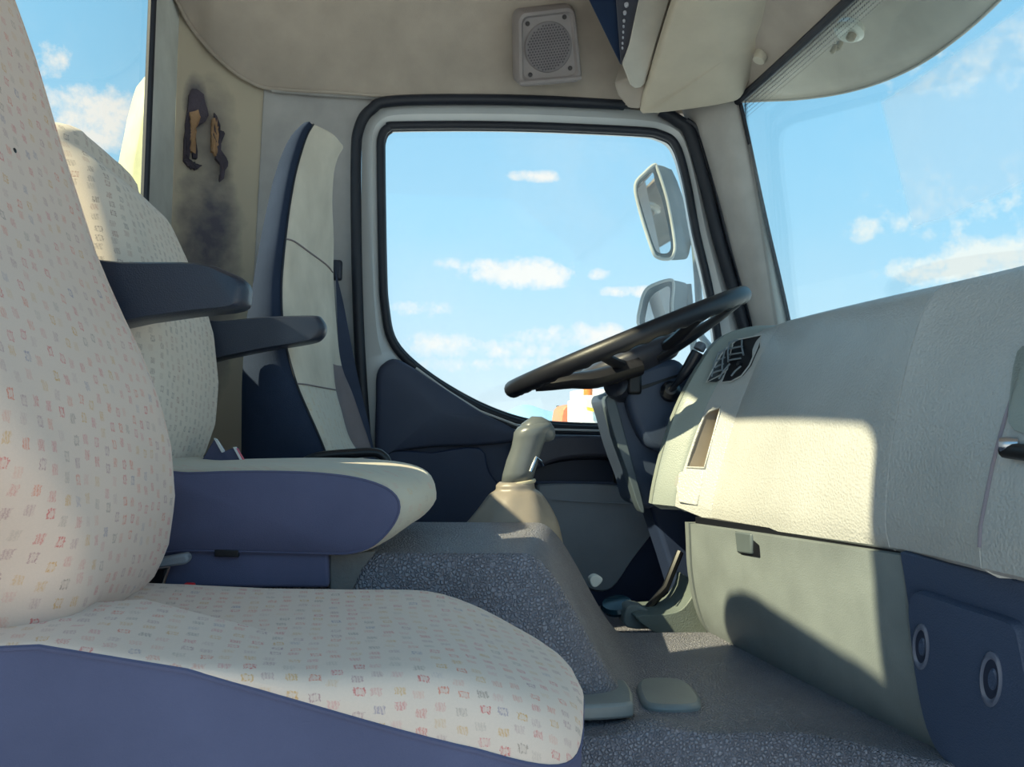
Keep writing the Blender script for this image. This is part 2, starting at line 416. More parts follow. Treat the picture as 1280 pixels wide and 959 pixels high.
# chamfered corner panel with torn trim
cA, cB = Vector((XR, YC, 0)), Vector((-.375, 2.13, 0))
rows = []
NS = 60; NZ = 150
nrm = Vector((cB.y-cA.y, -(cB.x-cA.x), 0)).normalized(); nrm = -nrm if nrm.y > 0 else nrm
for i in range(NZ+1):
    z = -.75+1.80*i/NZ; row = []
    for j in range(NS+1):
        t = j/NS; p = cA.lerp(cB, t); p.z = z
        if t > .03 and t < .97:
            p += nrm*(-.012*math.sin(t*math.pi))   # gently dished
        p += nrm*(.003*noise.noise(Vector((t*4, z*9, 3))))
        row.append(p)
    rows.append(row)
cornm = bpy.data.materials.new('stained_corner_trim'); cornm.use_nodes = True
N = NT(cornm.node_tree); b = cornm.node_tree.nodes['Principled BSDF']
oc = N.n('ShaderNodeTexCoord').outputs['Object']; sx = N.n('ShaderNodeSeparateXYZ'); N.link(oc, sx.inputs[0])
nn = N.noise(oc, 14, 5)
def blob(cx, cz, wx, wz, s=1):
    u = N.math('DIVIDE', N.math('SUBTRACT', sx.outputs[0], cx), wx); v = N.math('DIVIDE', N.math('SUBTRACT', sx.outputs[2], cz), wz)
    q = N.math('ADD', N.math('MULTIPLY', u, u), N.math('MULTIPLY', v, v))
    q = N.math('ADD', q, N.math('MULTIPLY', N.math('SUBTRACT', nn, .5), 1.6))
    return N.math('MULTIPLY', N.math('SUBTRACT', 1.0, q, clamp=True), s)
# grimy lower patch and dark smudges round the tears
def cpx(px, py):   # pixel -> point on the corner panel
    d = ray(px, py); k = (cA-Vector((0, 0, 0))).dot(nrm)/d.dot(nrm); return d*k
q1 = cpx(262, 290); q2 = cpx(245, 130); q3 = cpx(250, 380); q4 = cpx(262, 170)
st = N.math('MAXIMUM', N.math('MAXIMUM', blob(q1.x, q1.z, .075, .20, 1.0), blob(q2.x, q2.z, .03, .08, 1.0)), N.math('MAXIMUM', blob(q3.x, q3.z, .08, .3, .9), blob(q4.x, q4.z, .06, .16, .6)))
N.link(N.mix(N.math('MULTIPLY', st, 1.0, clamp=True), lin((184, 174, 156)), lin((88, 86, 98))), b.inputs['Base Color']); b.inputs['Roughness'].default_value = .8
corner = struct(mesh('trim_1', *grid(rows), cornm, angle=180)); lbl(corner, 'stained beige corner trim with torn holes')
# torn flaps and exposed foam
foam = mat('exposed_tan_foam', (176, 142, 110), .95, ('noise', 200, 1), var=.15); torn = mat('dark_torn_edge', (78, 72, 84), .9, ('noise', 200, 1), var=.2)
def patch(name, pts, m_, lift, par, th=.004, jag=.0025):
    P = []
    for i, (x, y) in enumerate(pts):
        v = cpx(x, y)+nrm*lift; v += Vector((random.uniform(-jag, jag), 0, random.uniform(-jag, jag))); P.append(v)
    P = resample(P, 34, True)
    P = [p+Vector((random.uniform(-jag, jag)*.7, 0, random.uniform(-jag, jag)*.7)) for p in P]
    return mesh(name, [p+nrm*th*random.uniform(.2, 1.4) for p in P]+[p-nrm*.008 for p in P]+[sum(P, Vector())/len(P)+nrm*th*.6],
                [(i, (i+1) % 34, (i+1) % 34+34, i+34) for i in range(34)]+[(i, (i+1) % 34, 68) for i in range(34)], m_, par, smooth=True, angle=30)
random.seed(4)
tears = [('torn_hole', [(233, 145), (236, 118), (243, 108), (252, 118), (258, 135), (262, 140), (258, 150), (250, 155), (242, 160), (246, 200), (241, 200), (239, 160), (232, 170), (232, 195), (236, 208), (229, 200), (230, 160)], torn, .003),
         ('exposed_foam', [(235, 142), (246, 138), (248, 150), (244, 160), (243, 192), (238, 192), (236, 160)], foam, .0045),
         ('torn_hole', [(266, 141), (272, 150), (276, 168), (281, 166), (279, 172), (274, 174), (276, 195), (284, 200), (286, 205), (280, 212), (279, 222), (274, 229), (273, 226), (277, 214), (278, 206), (270, 200), (267, 180), (264, 165), (268, 152)], torn, .003),
         ('exposed_foam', [(263, 150), (270, 148), (272, 165), (272, 190), (268, 197), (262, 190), (264, 172)], foam, .0045),
         ('torn_flap', [(231, 194), (238, 203), (246, 206), (251, 209), (245, 214), (237, 211), (232, 204)], torn, .006)]
for nme, pts, m_, lf in tears: patch(nme, pts, m_, lf, corner)

# side wall round the door: B pillar, sill; Y = YD
p_ = [at(338, 108, 2.13), at(452, 112, 2.12), at(452, 800, 2.12), at(300, 800, 2.12)]
pil = [(330, 100), (500, 108), (500, 128), (470, 136), (452, 155), (448, 200), (448, 330), (452, 440), (462, 560), (470, 640), (470, 850), (296, 850), (303, 600)]
bp_ = struct(prism('trim_2', pp(pil, 2.115), (0, .06, 0), wallgrey, bevel=.003)); lbl(bp_, 'grey door pillar trim behind the driver seat')
# narrow edge strip on pillar top
tube('pillar_edge', [at(340, 112, 2.10), at(400, 117, 2.10), at(470, 121, 2.10), at(498, 122, 2.10)], .007, wallgrey, bp_, n=8)

# door ------------------------------------------------------------------
door = bpy.data.objects.new('door_1', None); C.objects.link(door); struct(door)
o_out = [(452, 200), (454, 160), (468, 140), (496, 131), (640, 130), (790, 137), (842, 148), (862, 168), (878, 225), (893, 290), (910, 350), (930, 420), (935, 560), (900, 800), (480, 800), (466, 640), (462, 560), (456, 440), (452, 330)]
o_in = [(476, 200), (477, 172), (485, 160), (502, 157), (640, 157), (790, 163), (826, 168), (845, 182), (858, 225), (870, 290), (884, 350), (897, 420), (902, 500), (900, 537), (770, 537), (690, 534), (645, 527), (590, 505), (530, 468), (492, 430), (481, 385), (478, 330)]
def wpath(pts, Y, n=6): return cr([at(x, y, Y) for x, y in pts], n, True)
A = resample(wpath(o_out, 2.10, 5), 200, True); B = resample(wpath(o_in, 2.10, 5), 200, True)
# align loops by angle from the window centre
cen = at(680, 340, 2.10)
def angsort(P, n=220):
    out = []
    Q = P+[P[0]]
    for k in range(n):
        a = 2*math.pi*k/n; d = Vector((math.cos(a), 0, math.sin(a))); best = None
        for p, q in zip(Q, Q[1:]):
            p1, q1_ = p-cen, q-cen
            c1 = d.x*p1.z-d.z*p1.x; c2 = d.x*q1_.z-d.z*q1_.x
            if (c1 <= 0 < c2) or (c2 <= 0 < c1):
                t = c1/(c1-c2); h = p1.lerp(q1_, t)
                if h.x*d.x+h.z*d.z > 0 and (best is None or h.length > best.length): best = h
        out.append(cen+best if best is not None else out[-1])
    return out
A = angsort(A); B = angsort(B)
mid = [a.lerp(b_, .55)+Vector((0, -.012, 0)) for a, b_ in zip(A, B)]
V, Fc = grid([A, mid, B, [v+Vector((0, .05, 0)) for v in B], [v+Vector((0, .05, 0)) for v in A]], closed_u=True, closed_v=True)
mesh('door_frame', V, Fc, paint, door, angle=30)
# outer rubber seal (door aperture)
seal = [(470, 700), (464, 620), (458, 560), (450, 440), (446, 330), (445, 200), (449, 160), (464, 137), (496, 126), (640, 125), (780, 131)]
tube('door_seal', cr([at(x, y, 2.075) for x, y in seal], 6), .0135, rubber, door, n=10)
seal2 = [(826, 138), (846, 150), (862, 166), (880, 225), (896, 290), (914, 352), (932, 415)]
tube('door_seal', cr([at(x, y, 2.07) for x, y in seal2], 6), .016, rubber, door, n=10)
tube('door_seal', cr([at(x+12, y, 2.06) for x, y in seal2[1:]], 6), .007, rubber, door, n=8)
# strip above the door
prism('header_strip', pp([(496, 112), (780, 118), (790, 133), (640, 128), (500, 127)], 2.09), (0, .03, 0), rubber, door, bevel=.002)
# window seal: two beads
tube('window_seal', wpath(o_in, 2.088, 6), .0105, rubber, door, n=10, closed=True)
inner_path = [((x-680)*.985+680, (y-340)*.975+340) for x, y in o_in]
tube('window_seal', wpath(inner_path, 2.105, 6), .006, rubber, door, n=8, closed=True)
win = wpath(o_in, 2.118, 4); c0 = sum(win, Vector())/len(win)
def dst(N):
    oc = N.n('ShaderNodeTexCoord').outputs['Object']
    a = N.noise(oc, 3, 4); return N.math('ADD', .03, N.math('MULTIPLY', N.math('SUBTRACT', a, .45, clamp=True), .35))
pane = mesh('window_pane', [*win, *[v+Vector((0, .004, 0)) for v in win]], [tuple(range(len(win))), tuple(range(2*len(win)-1, len(win)-1, -1))]+[(i, (i+1) % len(win), (i+1) % len(win)+len(win), i+len(win)) for i in range(len(win))], glass('door_glass', (.97, .995, 1, 1), dst), door, smooth=False)
# sill ridges under the glass
for dy, r_, mm in ((5, .0032, chrome), (9, .004, rubber), (13, .0032, chrome), (17, .004, rubber)):
    tube('window_sill_strip', [at(x, y+dy, 2.062) for x, y in ((520, 455), (560, 484), (600, 509), (645, 526), (690, 532), (770, 534), (830, 536), (890, 538))], r_, paint if mm is chrome else rubber, door, n=6)
# inner panels
prism('inner_panel', pp([(462, 568), (560, 552), (640, 545), (700, 546), (930, 548), (930, 800), (466, 800)], 2.085), (0, .03, 0), darkp, door, bevel=.004)
up = cr(pp([(470, 500), (471, 468), (480, 454), (495, 449), (520, 462), (560, 488), (600, 514), (636, 532), (648, 542), (640, 552), (600, 557), (540, 559), (490, 566), (470, 574)], 2.07), 4, True)
cc_ = sum(up, Vector())/len(up)
rows = [up, [v.lerp(cc_, .03)+Vector((0, -.012, 0)) for v in up], [v.lerp(cc_, .10)+Vector((0, -.017, 0)) for v in up], [v.lerp(cc_, .97)+Vector((0, -.02, 0)) for v in up]]
V, Fc = grid([[v+Vector((0, .03, 0)) for v in up]]+rows, closed_u=True, cap=True)
mesh('upper_panel', V, Fc, doorp, door, angle=50)
# lower section, its edge a curve beside the gear lever
prism('lower_panel', cr(pp([(462, 582), (540, 566), (600, 560), (612, 590), (640, 620), (690, 640), (690, 790), (500, 790), (466, 790)], 2.065), 3, True), (0, .02, 0), darkp, door, bevel=.004)
# armrest ledge and recessed pull
prism('armrest', cr(pp([(640, 560), (665, 548), (700, 544), (780, 545), (860, 548), (860, 576), (780, 573), (740, 571), (700, 575), (672, 586), (655, 590)], 2.03), 3, True), (0, .06, 0), mat('door_armrest_plastic', (70, 70, 82), .4, ('noise', 700, .3), var=.03), door, bevel=.008, seg=3)
rc = cr(pp([(660, 600), (664, 588), (700, 577), (745, 574), (790, 580), (830, 590), (830, 603), (760, 604), (700, 604)], 2.06), 4, True)
prism('door_pull_recess', rc, (0, .02, 0), mat('recess_plastic', (30, 38, 58), .5), door, bevel=.002)
tube('recess_lip', [at(x, y, 2.05) for x, y in ((662, 603), (700, 603), (760, 604), (800, 606))], .0035, doorp, door, n=6)
pk = cr(pp([(672, 612), (680, 605), (720, 604), (765, 606), (785, 612), (802, 630), (816, 650), (818, 662), (790, 700), (765, 735), (740, 738), (715, 720), (690, 700), (680, 660)], 2.05), 4, True)  # pocket outline and lighter grey put in for a sunlit triangle
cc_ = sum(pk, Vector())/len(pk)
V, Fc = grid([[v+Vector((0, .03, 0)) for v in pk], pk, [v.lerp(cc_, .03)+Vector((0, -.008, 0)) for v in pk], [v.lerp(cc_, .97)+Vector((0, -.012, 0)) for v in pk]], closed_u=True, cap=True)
lbl(mesh('sunlit_door_pocket', V, Fc, greyp, door, angle=50), 'door pocket, its mid grey and slanted edge painted in for sunlight')
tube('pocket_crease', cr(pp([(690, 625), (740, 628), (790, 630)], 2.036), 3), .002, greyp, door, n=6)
tube('door_latch_lever', cr([at(x, y, 2.0) for x, y in ((671, 574), (675, 577), (679, 583))], 3), .004, chrome, door, n=8)
box('release_knob', at(773, 597, 2.02), (.025, .02, .03), blackm, door, bevel=.006)
base(door)

# ceiling cove ------------------------------------------------------------
bot = [atx(150, -130, XR), atx(200, -48, XR), atx(230, 22, XR)]
lowpx = [(262, 62, 2.045), (290, 88, 2.075), (312, 102, 2.095), (338, 111, 2.10), (420, 116, 2.09), (500, 121, 2.085), (640, 124, 2.08), (720, 126, 2.075), (800, 131, 2.07)]
bot = cr([Vector((XR, 1.55, 1.02)), Vector((XR, 1.8, 1.0)), at(232, 22, 2.01)]+[at(*q) for q in lowpx], 6)
rows = []
for k in range(9):
    t = k/8; row = []
    for i, p in enumerate(bot):
        s = i/(len(bot)-1)
        tgt = Vector((max(p.x+.13, -.45), min(p.y-.32, 1.70), 1.13))
        q = p.lerp(tgt, t); q.z = p.z+(1.13-p.z)*(math.sin(t*math.pi/2)**.9)
        row.append(q)
    rows.append(row)
rows = [[v+Vector((0, .0, .012)) for v in rows[0]]]+rows
cove = struct(mesh('ceiling', *grid(rows), headliner, angle=60))
cv = prism('roof_panel', [(-.66, .1, 1.12), (.45, .1, 1.12), (.45, 2.2, 1.12), (-.66, 2.2, 1.12)], (0, 0, .03), headliner, cove)
tube('headliner_piping', [v+Vector((.0, -.003, 0)) for v in bot[10:]], .005, headliner, cove, n=8)
# outer side skin of roof above door so no light leaks
prism('roof_side', [(-.66, 2.16, .84), (.76, 2.16, .84), (.76, 2.16, 1.15), (-.66, 2.16, 1.15)], (0, .02, 0), headliner, cove)
prism('roof_header', [(.40, .1, .80), (.40, .1, 1.15), (.40, 2.2, 1.15), (.40, 2.2, .80)][::1] and [(.45, .1, 1.12), (.78, .1, .86), (.78, 2.2, .86), (.45, 2.2, 1.12)], (.02, 0, .03), headliner, cove)

# floor and engine tunnel ---------------------------------------------------
def tun(X, Y):
    x0 = .145+(Y-1.12)*.2
    t = (X-x0)/.17
    f = 1-sstep(0, 1, t) if t > 0 else 1
    f *= 1
    side = sstep(1.065, 1.115, Y)*(1-sstep(1.46, 1.52, Y))
    return f*side
def zf(X, Y):
    zf0 = -.375-.02*sstep(.5, .9, X)
    if Y > 1.5: zf0 -= .07*sstep(1.5, 1.6, Y)*1
    ridge = .012*math.exp(-((X-.30)/.04)**2-((Y-1.03)/.03)**2)
    z = zf0+(-.172-zf0)*tun(X, Y)+ridge
    # raised side lip of floor, riser toward the camera
    e = 1.0-.10*sstep(.45, .62, X)
    k = sstep(e+.012, e-.03, Y) if Y < e+.012 else 0
    k = 1-sstep(e-.035, e+.012, Y)
    z = z*(1-k)+(-.78)*k
    return z
xs = [-.56+1.42*i/170 for i in range(171)]
ys = sorted(set([round(.15+.75*i/25, 4) for i in range(26)]+[round(.9+.25*i/70, 4) for i in range(71)]+[round(1.15+.3*i/20, 4) for i in range(21)]+[round(1.45+.1*i/16, 4) for i in range(17)]+[round(1.55+.6*i/20, 4) for i in range(21)]))
rows = [[Vector((x, y, zf(x, y))) for x in xs] for y in ys]
flr = struct(mesh('floor', *grid(rows), tunnelm, angle=180)); lbl(flr, 'grey grained vinyl floor and engine tunnel')
# smooth pad let into the tunnel foot
padm = mat('worn_smooth_vinyl', (128, 134, 136), .35, ('noise', 300, .1), var=.05)
pd = cr([atz(x, y, -.348) for x, y in ((700, 850), (770, 848), (786, 856), (791, 872), (782, 879), (700, 879))], 4, True)
prism('floor_pad', pd, (0, 0, -.02), padm, flr, bevel=.004)
pd = cr([atz(x, y, -.366) for x, y in ((797, 852), (812, 846), (850, 848), (870, 862), (876, 878), (850, 882), (812, 880), (800, 870))], 4, True)
lbl(prism('floor_pad', pd, (0, 0, -.02), padm, flr, bevel=.006), 'worn shiny raised patch')
# foot-space side wall and kick panels
prism('footwell_wall', [at(700, 680, 2.05), at(935, 640, 2.05), at(935, 820, 2.05), at(700, 800, 2.05)], (0, .03, 0), mat('dark_footwell', (32, 44, 72), .6, ('noise', 500, .2)), flr)
prism('firewall', [(.80, 1.0, -.8), (.80, 2.12, -.8), (.80, 2.12, .1), (.80, 1.0, .1)], (.02, 0, 0), mat('dark_footwell', (0, 0, 0)), flr)
pm = mat('grey_green_liner', (108, 118, 116), .5, ('grain', 500, .3))
pe = cr([at(x, y, 1.62) for x, y in ((795, 772), (830, 768), (852, 762), (866, 744), (872, 728), (884, 790), (880, 800), (830, 796))], 3, True)
prism('kick_liner', pe, (0, .12, 0), pm, flr, bevel=.008)

# A pillar -------------------------------------------------------------------
lp = [(846, 118), (856, 148), (872, 195), (890, 255), (906, 315), (922, 370), (935, 420), (950, 520)]
rp = [(918, 92), (924, 122), (936, 175), (948, 232), (962, 295), (975, 350), (988, 410), (1010, 520)]
rows = []
for (a, b_) in zip(lp, rp):
    A_, B_ = at(a[0], a[1], 2.09), at(b_[0], b_[1], 1.99)
    row = []
    for k in range(9):
        t = k/8; q = A_.lerp(B_, t)+Vector((-.02, -.035, 0))*math.sin(t*math.pi)
        row.append(q)
    rows.append(row)
rows = [cr(c, 4) for c in zip(*rows)]
apm = mat('a_pillar_trim', (176, 172, 168), .6, ('noise', 600, .15))
ap = struct(sheet('trim_3', rows, (.035, .06, 0), apm, angle=60)); lbl(ap, 'light grey windscreen pillar trim')
tube('trim_bead', cr([at(x, y, 1.985) for x, y in rp], 4), .005, rubber, ap, n=8)

# windscreen ----------------------------------------------------------------
gl_rows = []
def wsx(Y, s):   # s 0 top .. 1 bottom
    xt, xb = .782, .915
    bul = .035*(1-((Y-1.17)/.85)**2)
    return xt+(xb-xt)*s+bul*(.9)
ztop, zbot = .815, .02
for i in range(13):
    s = i/12; gl_rows.append([Vector((wsx(Y, s), Y, ztop+(zbot-ztop)*s+.012*math.sin(math.pi*(Y-.2)/1.9)*(1-s))) for Y in [.2+1.80*j/40 for j in range(41)]])
def wreflect(N):
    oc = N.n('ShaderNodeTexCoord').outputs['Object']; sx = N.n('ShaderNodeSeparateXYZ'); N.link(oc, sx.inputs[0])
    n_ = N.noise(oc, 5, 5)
    # pale sharp-edged block painted in for a reflection on the glass
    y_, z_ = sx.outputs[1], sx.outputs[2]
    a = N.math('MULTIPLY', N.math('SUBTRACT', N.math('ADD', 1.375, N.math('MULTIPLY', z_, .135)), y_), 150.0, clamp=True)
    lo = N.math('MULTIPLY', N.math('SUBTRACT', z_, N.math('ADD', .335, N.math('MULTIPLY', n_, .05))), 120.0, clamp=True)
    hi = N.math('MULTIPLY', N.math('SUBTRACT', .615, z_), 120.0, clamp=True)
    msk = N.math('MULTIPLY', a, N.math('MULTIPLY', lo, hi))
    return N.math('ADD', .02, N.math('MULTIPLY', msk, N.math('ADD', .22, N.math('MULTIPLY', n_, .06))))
ws = struct(sheet('window_1', gl_rows, (.006, 0, 0), glass('windscreen_glass', (.90, .965, .98, 1), wreflect), angle=180))
topln = [v+Vector((-.006, 0, -.004)) for v in gl_rows[0]]
tube('windscreen_seal', topln, .010, rubber, ws, n=8)
dots = []; df = []
for k in range(5):
    for j in range(230):
        Y = .25+1.72*(j+.5*(k % 2))/230
        rr_ = .0030-.0004*k
        s = (.014+.0085*k)/.745
        z = ztop+(zbot-ztop)*s+.012*math.sin(math.pi*(Y-.2)/1.9)*(1-s)
        c_ = Vector((wsx(Y, s)-.0015, Y, z)); b0 = len(dots)
        dots += [c_+Vector((0, rr_*math.cos(a), rr_*math.sin(a))) for a in [math.pi/3*q for q in range(6)]]
        df.append(tuple(b0+q for q in range(6)))
fd = mesh('frit_dots', dots, df, mat('grey_ceramic_dots', (92, 92, 98), .6), ws, smooth=False); fd['kind'] = 'stuff'

# header trim between visor and screen
hr = []
for Y in [.2+1.83*i/30 for i in range(31)]:
    hr.append([Vector((.60, Y, .95)), Vector((.70, Y, .90)), Vector((.772+.03*(1-((Y-1.17)/.85)**2), Y, .818+.012*math.sin(math.pi*(Y-.2)/1.9))), Vector((.79+.03*(1-((Y-1.17)/.85)**2), Y, .84)), Vector((.79+.03*(1-((Y-1.17)/.85)**2), Y, 1.0))])
hd = struct(mesh('trim_4', *grid(hr), headliner, angle=50)); lbl(hd, 'beige header trim over the windscreen')

# ================================================================== EXTERIOR VISOR (outside the screen)
ev = empty('exterior_sun_visor', 'tinted curved sun visor outside above the windscreen', 'visor')
vis = [(908, 128), (960, 126), (1000, 124), (1050, 117), (1100, 103), (1150, 80), (1200, 45), (1250, 0), (1300, -60)]
Ys = [2.0, 1.9, 1.8, 1.68, 1.56, 1.42, 1.28, 1.12, .95]
lo = [atx(x, y, .98) for (x, y), Y in zip(vis, Ys)]
lo = [at(x, y, Y*1.24) for (x, y), Y in zip(vis, Ys)]
rows = []
for k in range(7):
    t = k/6
    rows.append([p+Vector((-.20*t, 0, .155*t+.015*math.sin(t*math.pi))) for p in cr(lo, 5)])
visorm = mat('beige_visor_plastic', (170, 158, 142), .5, spec=.4, var=.05)
sheet('visor_shell', rows, (.006, 0, .003), visorm, ev, angle=180)
tube('visor_edge', cr(lo, 5), .003, visorm, ev, n=8)
mk = at(1062, 38, 1.72)
lathe('marker_lamp', mk, (-.5, 0, -1), [(.0, -.01), (.030, -.01), (.034, .004), (.026, .012), (.014, .013), (0, .008)], mat('pale_lamp_lens', (212, 206, 190), .2), ev, n=24)
for dx, dy, r_ in ((0, 8, .010), (-16, 20, .007), (-22, 24, .006)):
    lathe('lamp_screw', at(1064+dx, 38+dy, 1.71), (-.5, 0, -1), [(0, -.01), (r_, -.01), (r_, .006), (r_*.6, .009), (0, .009)], mat('lamp_fixing', (150, 134, 112), .5), ev, n=14)
base(ev)

# ================================================================== OVERHEAD: console, visor, speaker
oc_ = empty('overhead_console', 'beige overhead console with a dark radio slot', 'console')
con = mat('console_plastic', (190, 184, 174), .55, ('noise', 700, .15))
E1, E2 = at(790, 134, 1.99), at(724, -30, 1.80)
E3, E4 = at(806, 134, 1.97), at(852, -30, 1.62)
# lower lip joined to headliner
lip = cr([at(x, y, Y) for x, y, Y in ((768, 112, 2.03), (778, 128, 2.0), (789, 138, 1.98), (799, 137, 1.96), (803, 128, 1.95))], 4)
rows = [[p for p in lip], [p+(E2-E1)*.15+Vector((0, -.05, .04)) for p in lip]]

def oy(x, y, d=0): return at(x, y, 1.76+.16*y/110+d)
prism('shell', [oy(674, -150, .06), oy(739, 0, .06), oy(779, 84, .06), oy(806, 100, .06), oy(836, 0, .06), oy(881, -150, .06)], (.03, .05, .06), headliner, oc_, bevel=.004)
prism('lower_lip', [oy(767, 104, .05), oy(772, 120, .04), oy(785, 136, .03), oy(800, 137, .02), oy(808, 108, .02), oy(790, 96, .03)], (.02, .03, .06), headliner, oc_, bevel=.006, seg=3)
prism('bezel', [oy(803, -150), oy(798, 0), oy(786, 56), oy(777, 80), oy(787, 106), oy(793, 111), oy(801, 110), oy(806, 104), oy(838, 0), oy(886, -150)], (.02, .05, .04), con, oc_, bevel=.005, seg=3)
prism('radio_slot', [oy(664, -150, .03), oy(736, 0, .03), oy(775, 80, .03), oy(781, 82, .03), oy(782, 0, .03), oy(782, -150, .03)], (.01, .03, .02), mat('dark_blue_slot', (26, 42, 70), .35), oc_, bevel=.001)
prism('radio', [oy(760, -150, .012), oy(770, 0, .012), oy(776, 81, .02), oy(780, 81, .02), oy(788, 56, .012), oy(800, 0, .012), oy(810, -150, .012)], (.005, .02, .01), mat('radio_face', (70, 70, 80), .4), oc_, bevel=.001)
for (x, y, r_) in ((783, 6, .005), (781, 16, .004), (780, 26, .003), (779.5, 33, .0022), (779, 40, .0022), (778.6, 47, .0022), (778.2, 54, .0022), (778, 60, .0022)):
    lathe('radio_button', oy(x, y, .010), (-.3, -1, 0), [(0, -.004), (r_, -.004), (r_, .003), (0, .004)], mat('button_grey', (176, 176, 186), .4), oc_, n=10)
base(oc_)

sv = empty('sun_visor', 'folded beige padded sun visor above the driver side of the windscreen', 'sun visor')
vz = [(800, 136, 1.98), (812, 142, 1.98), (860, 137, 1.96), (905, 130, 1.95), (926, 122, 1.945), (938, 98, 1.90), (948, 82, 1.87), (964, 66, 1.84), (985, 40, 1.78), (1004, 0, 1.70), (1030, -60, 1.56), (872, -60, 1.50), (842, 5, 1.66), (818, 80, 1.84)]
vp = cr([at(*q) for q in vz], 4, True); cc_ = sum(vp, Vector())/len(vp); vn = Vector((-.1, -.35, -1)).normalized()
V, Fc = grid([[v-vn*.030 for v in vp], [v-vn*.006 for v in vp], [v.lerp(cc_, .02)+vn*.001 for v in vp], [v.lerp(cc_, .07)+vn*.005 for v in vp], [v.lerp(cc_, .5)+vn*.009 for v in vp], [v.lerp(cc_, .97)+vn*.010 for v in vp]], closed_u=True, cap=True)
mesh('pad', V, Fc, mat('visor_vinyl', (188, 176, 158), .7, ('noise', 500, .2), var=.04), sv, angle=60)
clipm = mat('visor_clip_plastic', (186, 178, 162), .45)
tube('pivot_clip', [at(948, 76, 1.80), at(953, 66, 1.80), at(958, 54, 1.80), at(962, 47, 1.80)], [.014, .017, .016, .013], clipm, sv, n=12)
lathe('clip_socket', at(961, 54, 1.785), (-.1, -1, -.5), [(0, -.004), (.0075, -.004), (.0075, .002), (.005, .003), (.004, -.002), (0, -.002)], mat('clip_hole', (60, 56, 54), .5), sv, n=14)
base(sv)

sp = empty('speaker', 'square grey speaker grille with perforated round centre in the headliner', 'speaker')
spo = [at(646, 22, 1.935), at(644, 60, 1.985), at(646, 108, 2.035), at(726, 101, 2.035), at(724, 50, 1.985), at(719, 10, 1.92)]
def sq(t): return None
TL, TR, BR, BL = at(645, 14, 1.90), at(718, 5, 1.90), at(728, 102, 1.99), at(646, 109, 1.99)
def spq(u, v): return (TL*(1-u)+TR*u)*(1-v)+(BL*(1-u)+BR*u)*v
sn = (TR-TL).cross(BL-TL).normalized(); sn = sn if sn.y < 0 else -sn
def rq(m_, r, n=6):
    out = []
    for cu, cv, a0 in ((1-m_-r, m_+r, -90), (1-m_-r, 1-m_-r, 0), (m_+r, 1-m_-r, 90), (m_+r, m_+r, 180)):
        for i in range(n+1):
            a = R(a0+90*i/n); out.append(spq(cu+r*math.cos(a), cv+r*math.sin(a)))
    return out
spm = mat('speaker_grey', (136, 128, 128), .5, ('noise', 600, .1))
V, Fc = grid([[v-sn*.05 for v in rq(0, .12)], rq(0, .12), [v+sn*.012 for v in rq(.03, .12)], [v+sn*.014 for v in rq(.07, .10)], [v+sn*.006 for v in rq(.10, .10)], [v+sn*.006 for v in rq(.45, .04)]], closed_u=True, cap=True)
mesh('bezel', V, Fc, spm, sp, angle=40)
c_ = spq(.5, .5)+sn*.007; ax_ = (TR-TL).normalized(); ay_ = (BL-TL).normalized()
rad = (TR-TL).length*.41
lathe('grille', c_, sn, [(0, -.004), (rad, -.004), (rad, .001), (rad*.96, .003), (0, .004)], mat('grille_grey', (118, 112, 114), .6), sp, n=40)
hv, hf = [], []; st_ = rad/8.2
for i in range(-10, 11):
    for j in range(-10, 11):
        u, v = (i+.5*(j % 2))*st_, j*st_*.87
        if u*u+v*v < (rad*.92)**2:
            b0 = len(hv); ce = c_+sn*.0042+ax_*u+ay_*v
            hv += [ce+(ax_*math.cos(q*math.pi/3)+ay_*math.sin(q*math.pi/3))*st_*.34 for q in range(6)]+[ce+sn*.0006+(ax_*math.cos(q*math.pi/3)+ay_*math.sin(q*math.pi/3))*st_*.3 for q in range(6)]
            hf += [tuple(b0+6+q for q in range(6))]+[(b0+q, b0+(q+1) % 6, b0+6+(q+1) % 6, b0+6+q) for q in range(6)]
gh = mesh('grille_holes', hv, hf, mat('grille_hole', (84, 78, 84), .7), sp, smooth=False); gh['kind'] = 'stuff'
for u, v in ((.18, .17), (.80, .14), (.82, .80), (.20, .84)):
    lathe('screw', spq(u, v)+sn*.007, sn, [(0, -.004), (.0055, -.004), (.0055, .001), (.003, 0), (0, -.001)], mat('screw_hole', (62, 58, 60), .5), sp, n=12)
tube('lower_ledge', [spq(.03, .93)+sn*.013, spq(.97, .93)+sn*.013], .005, spm, sp, n=8)
base(sp)

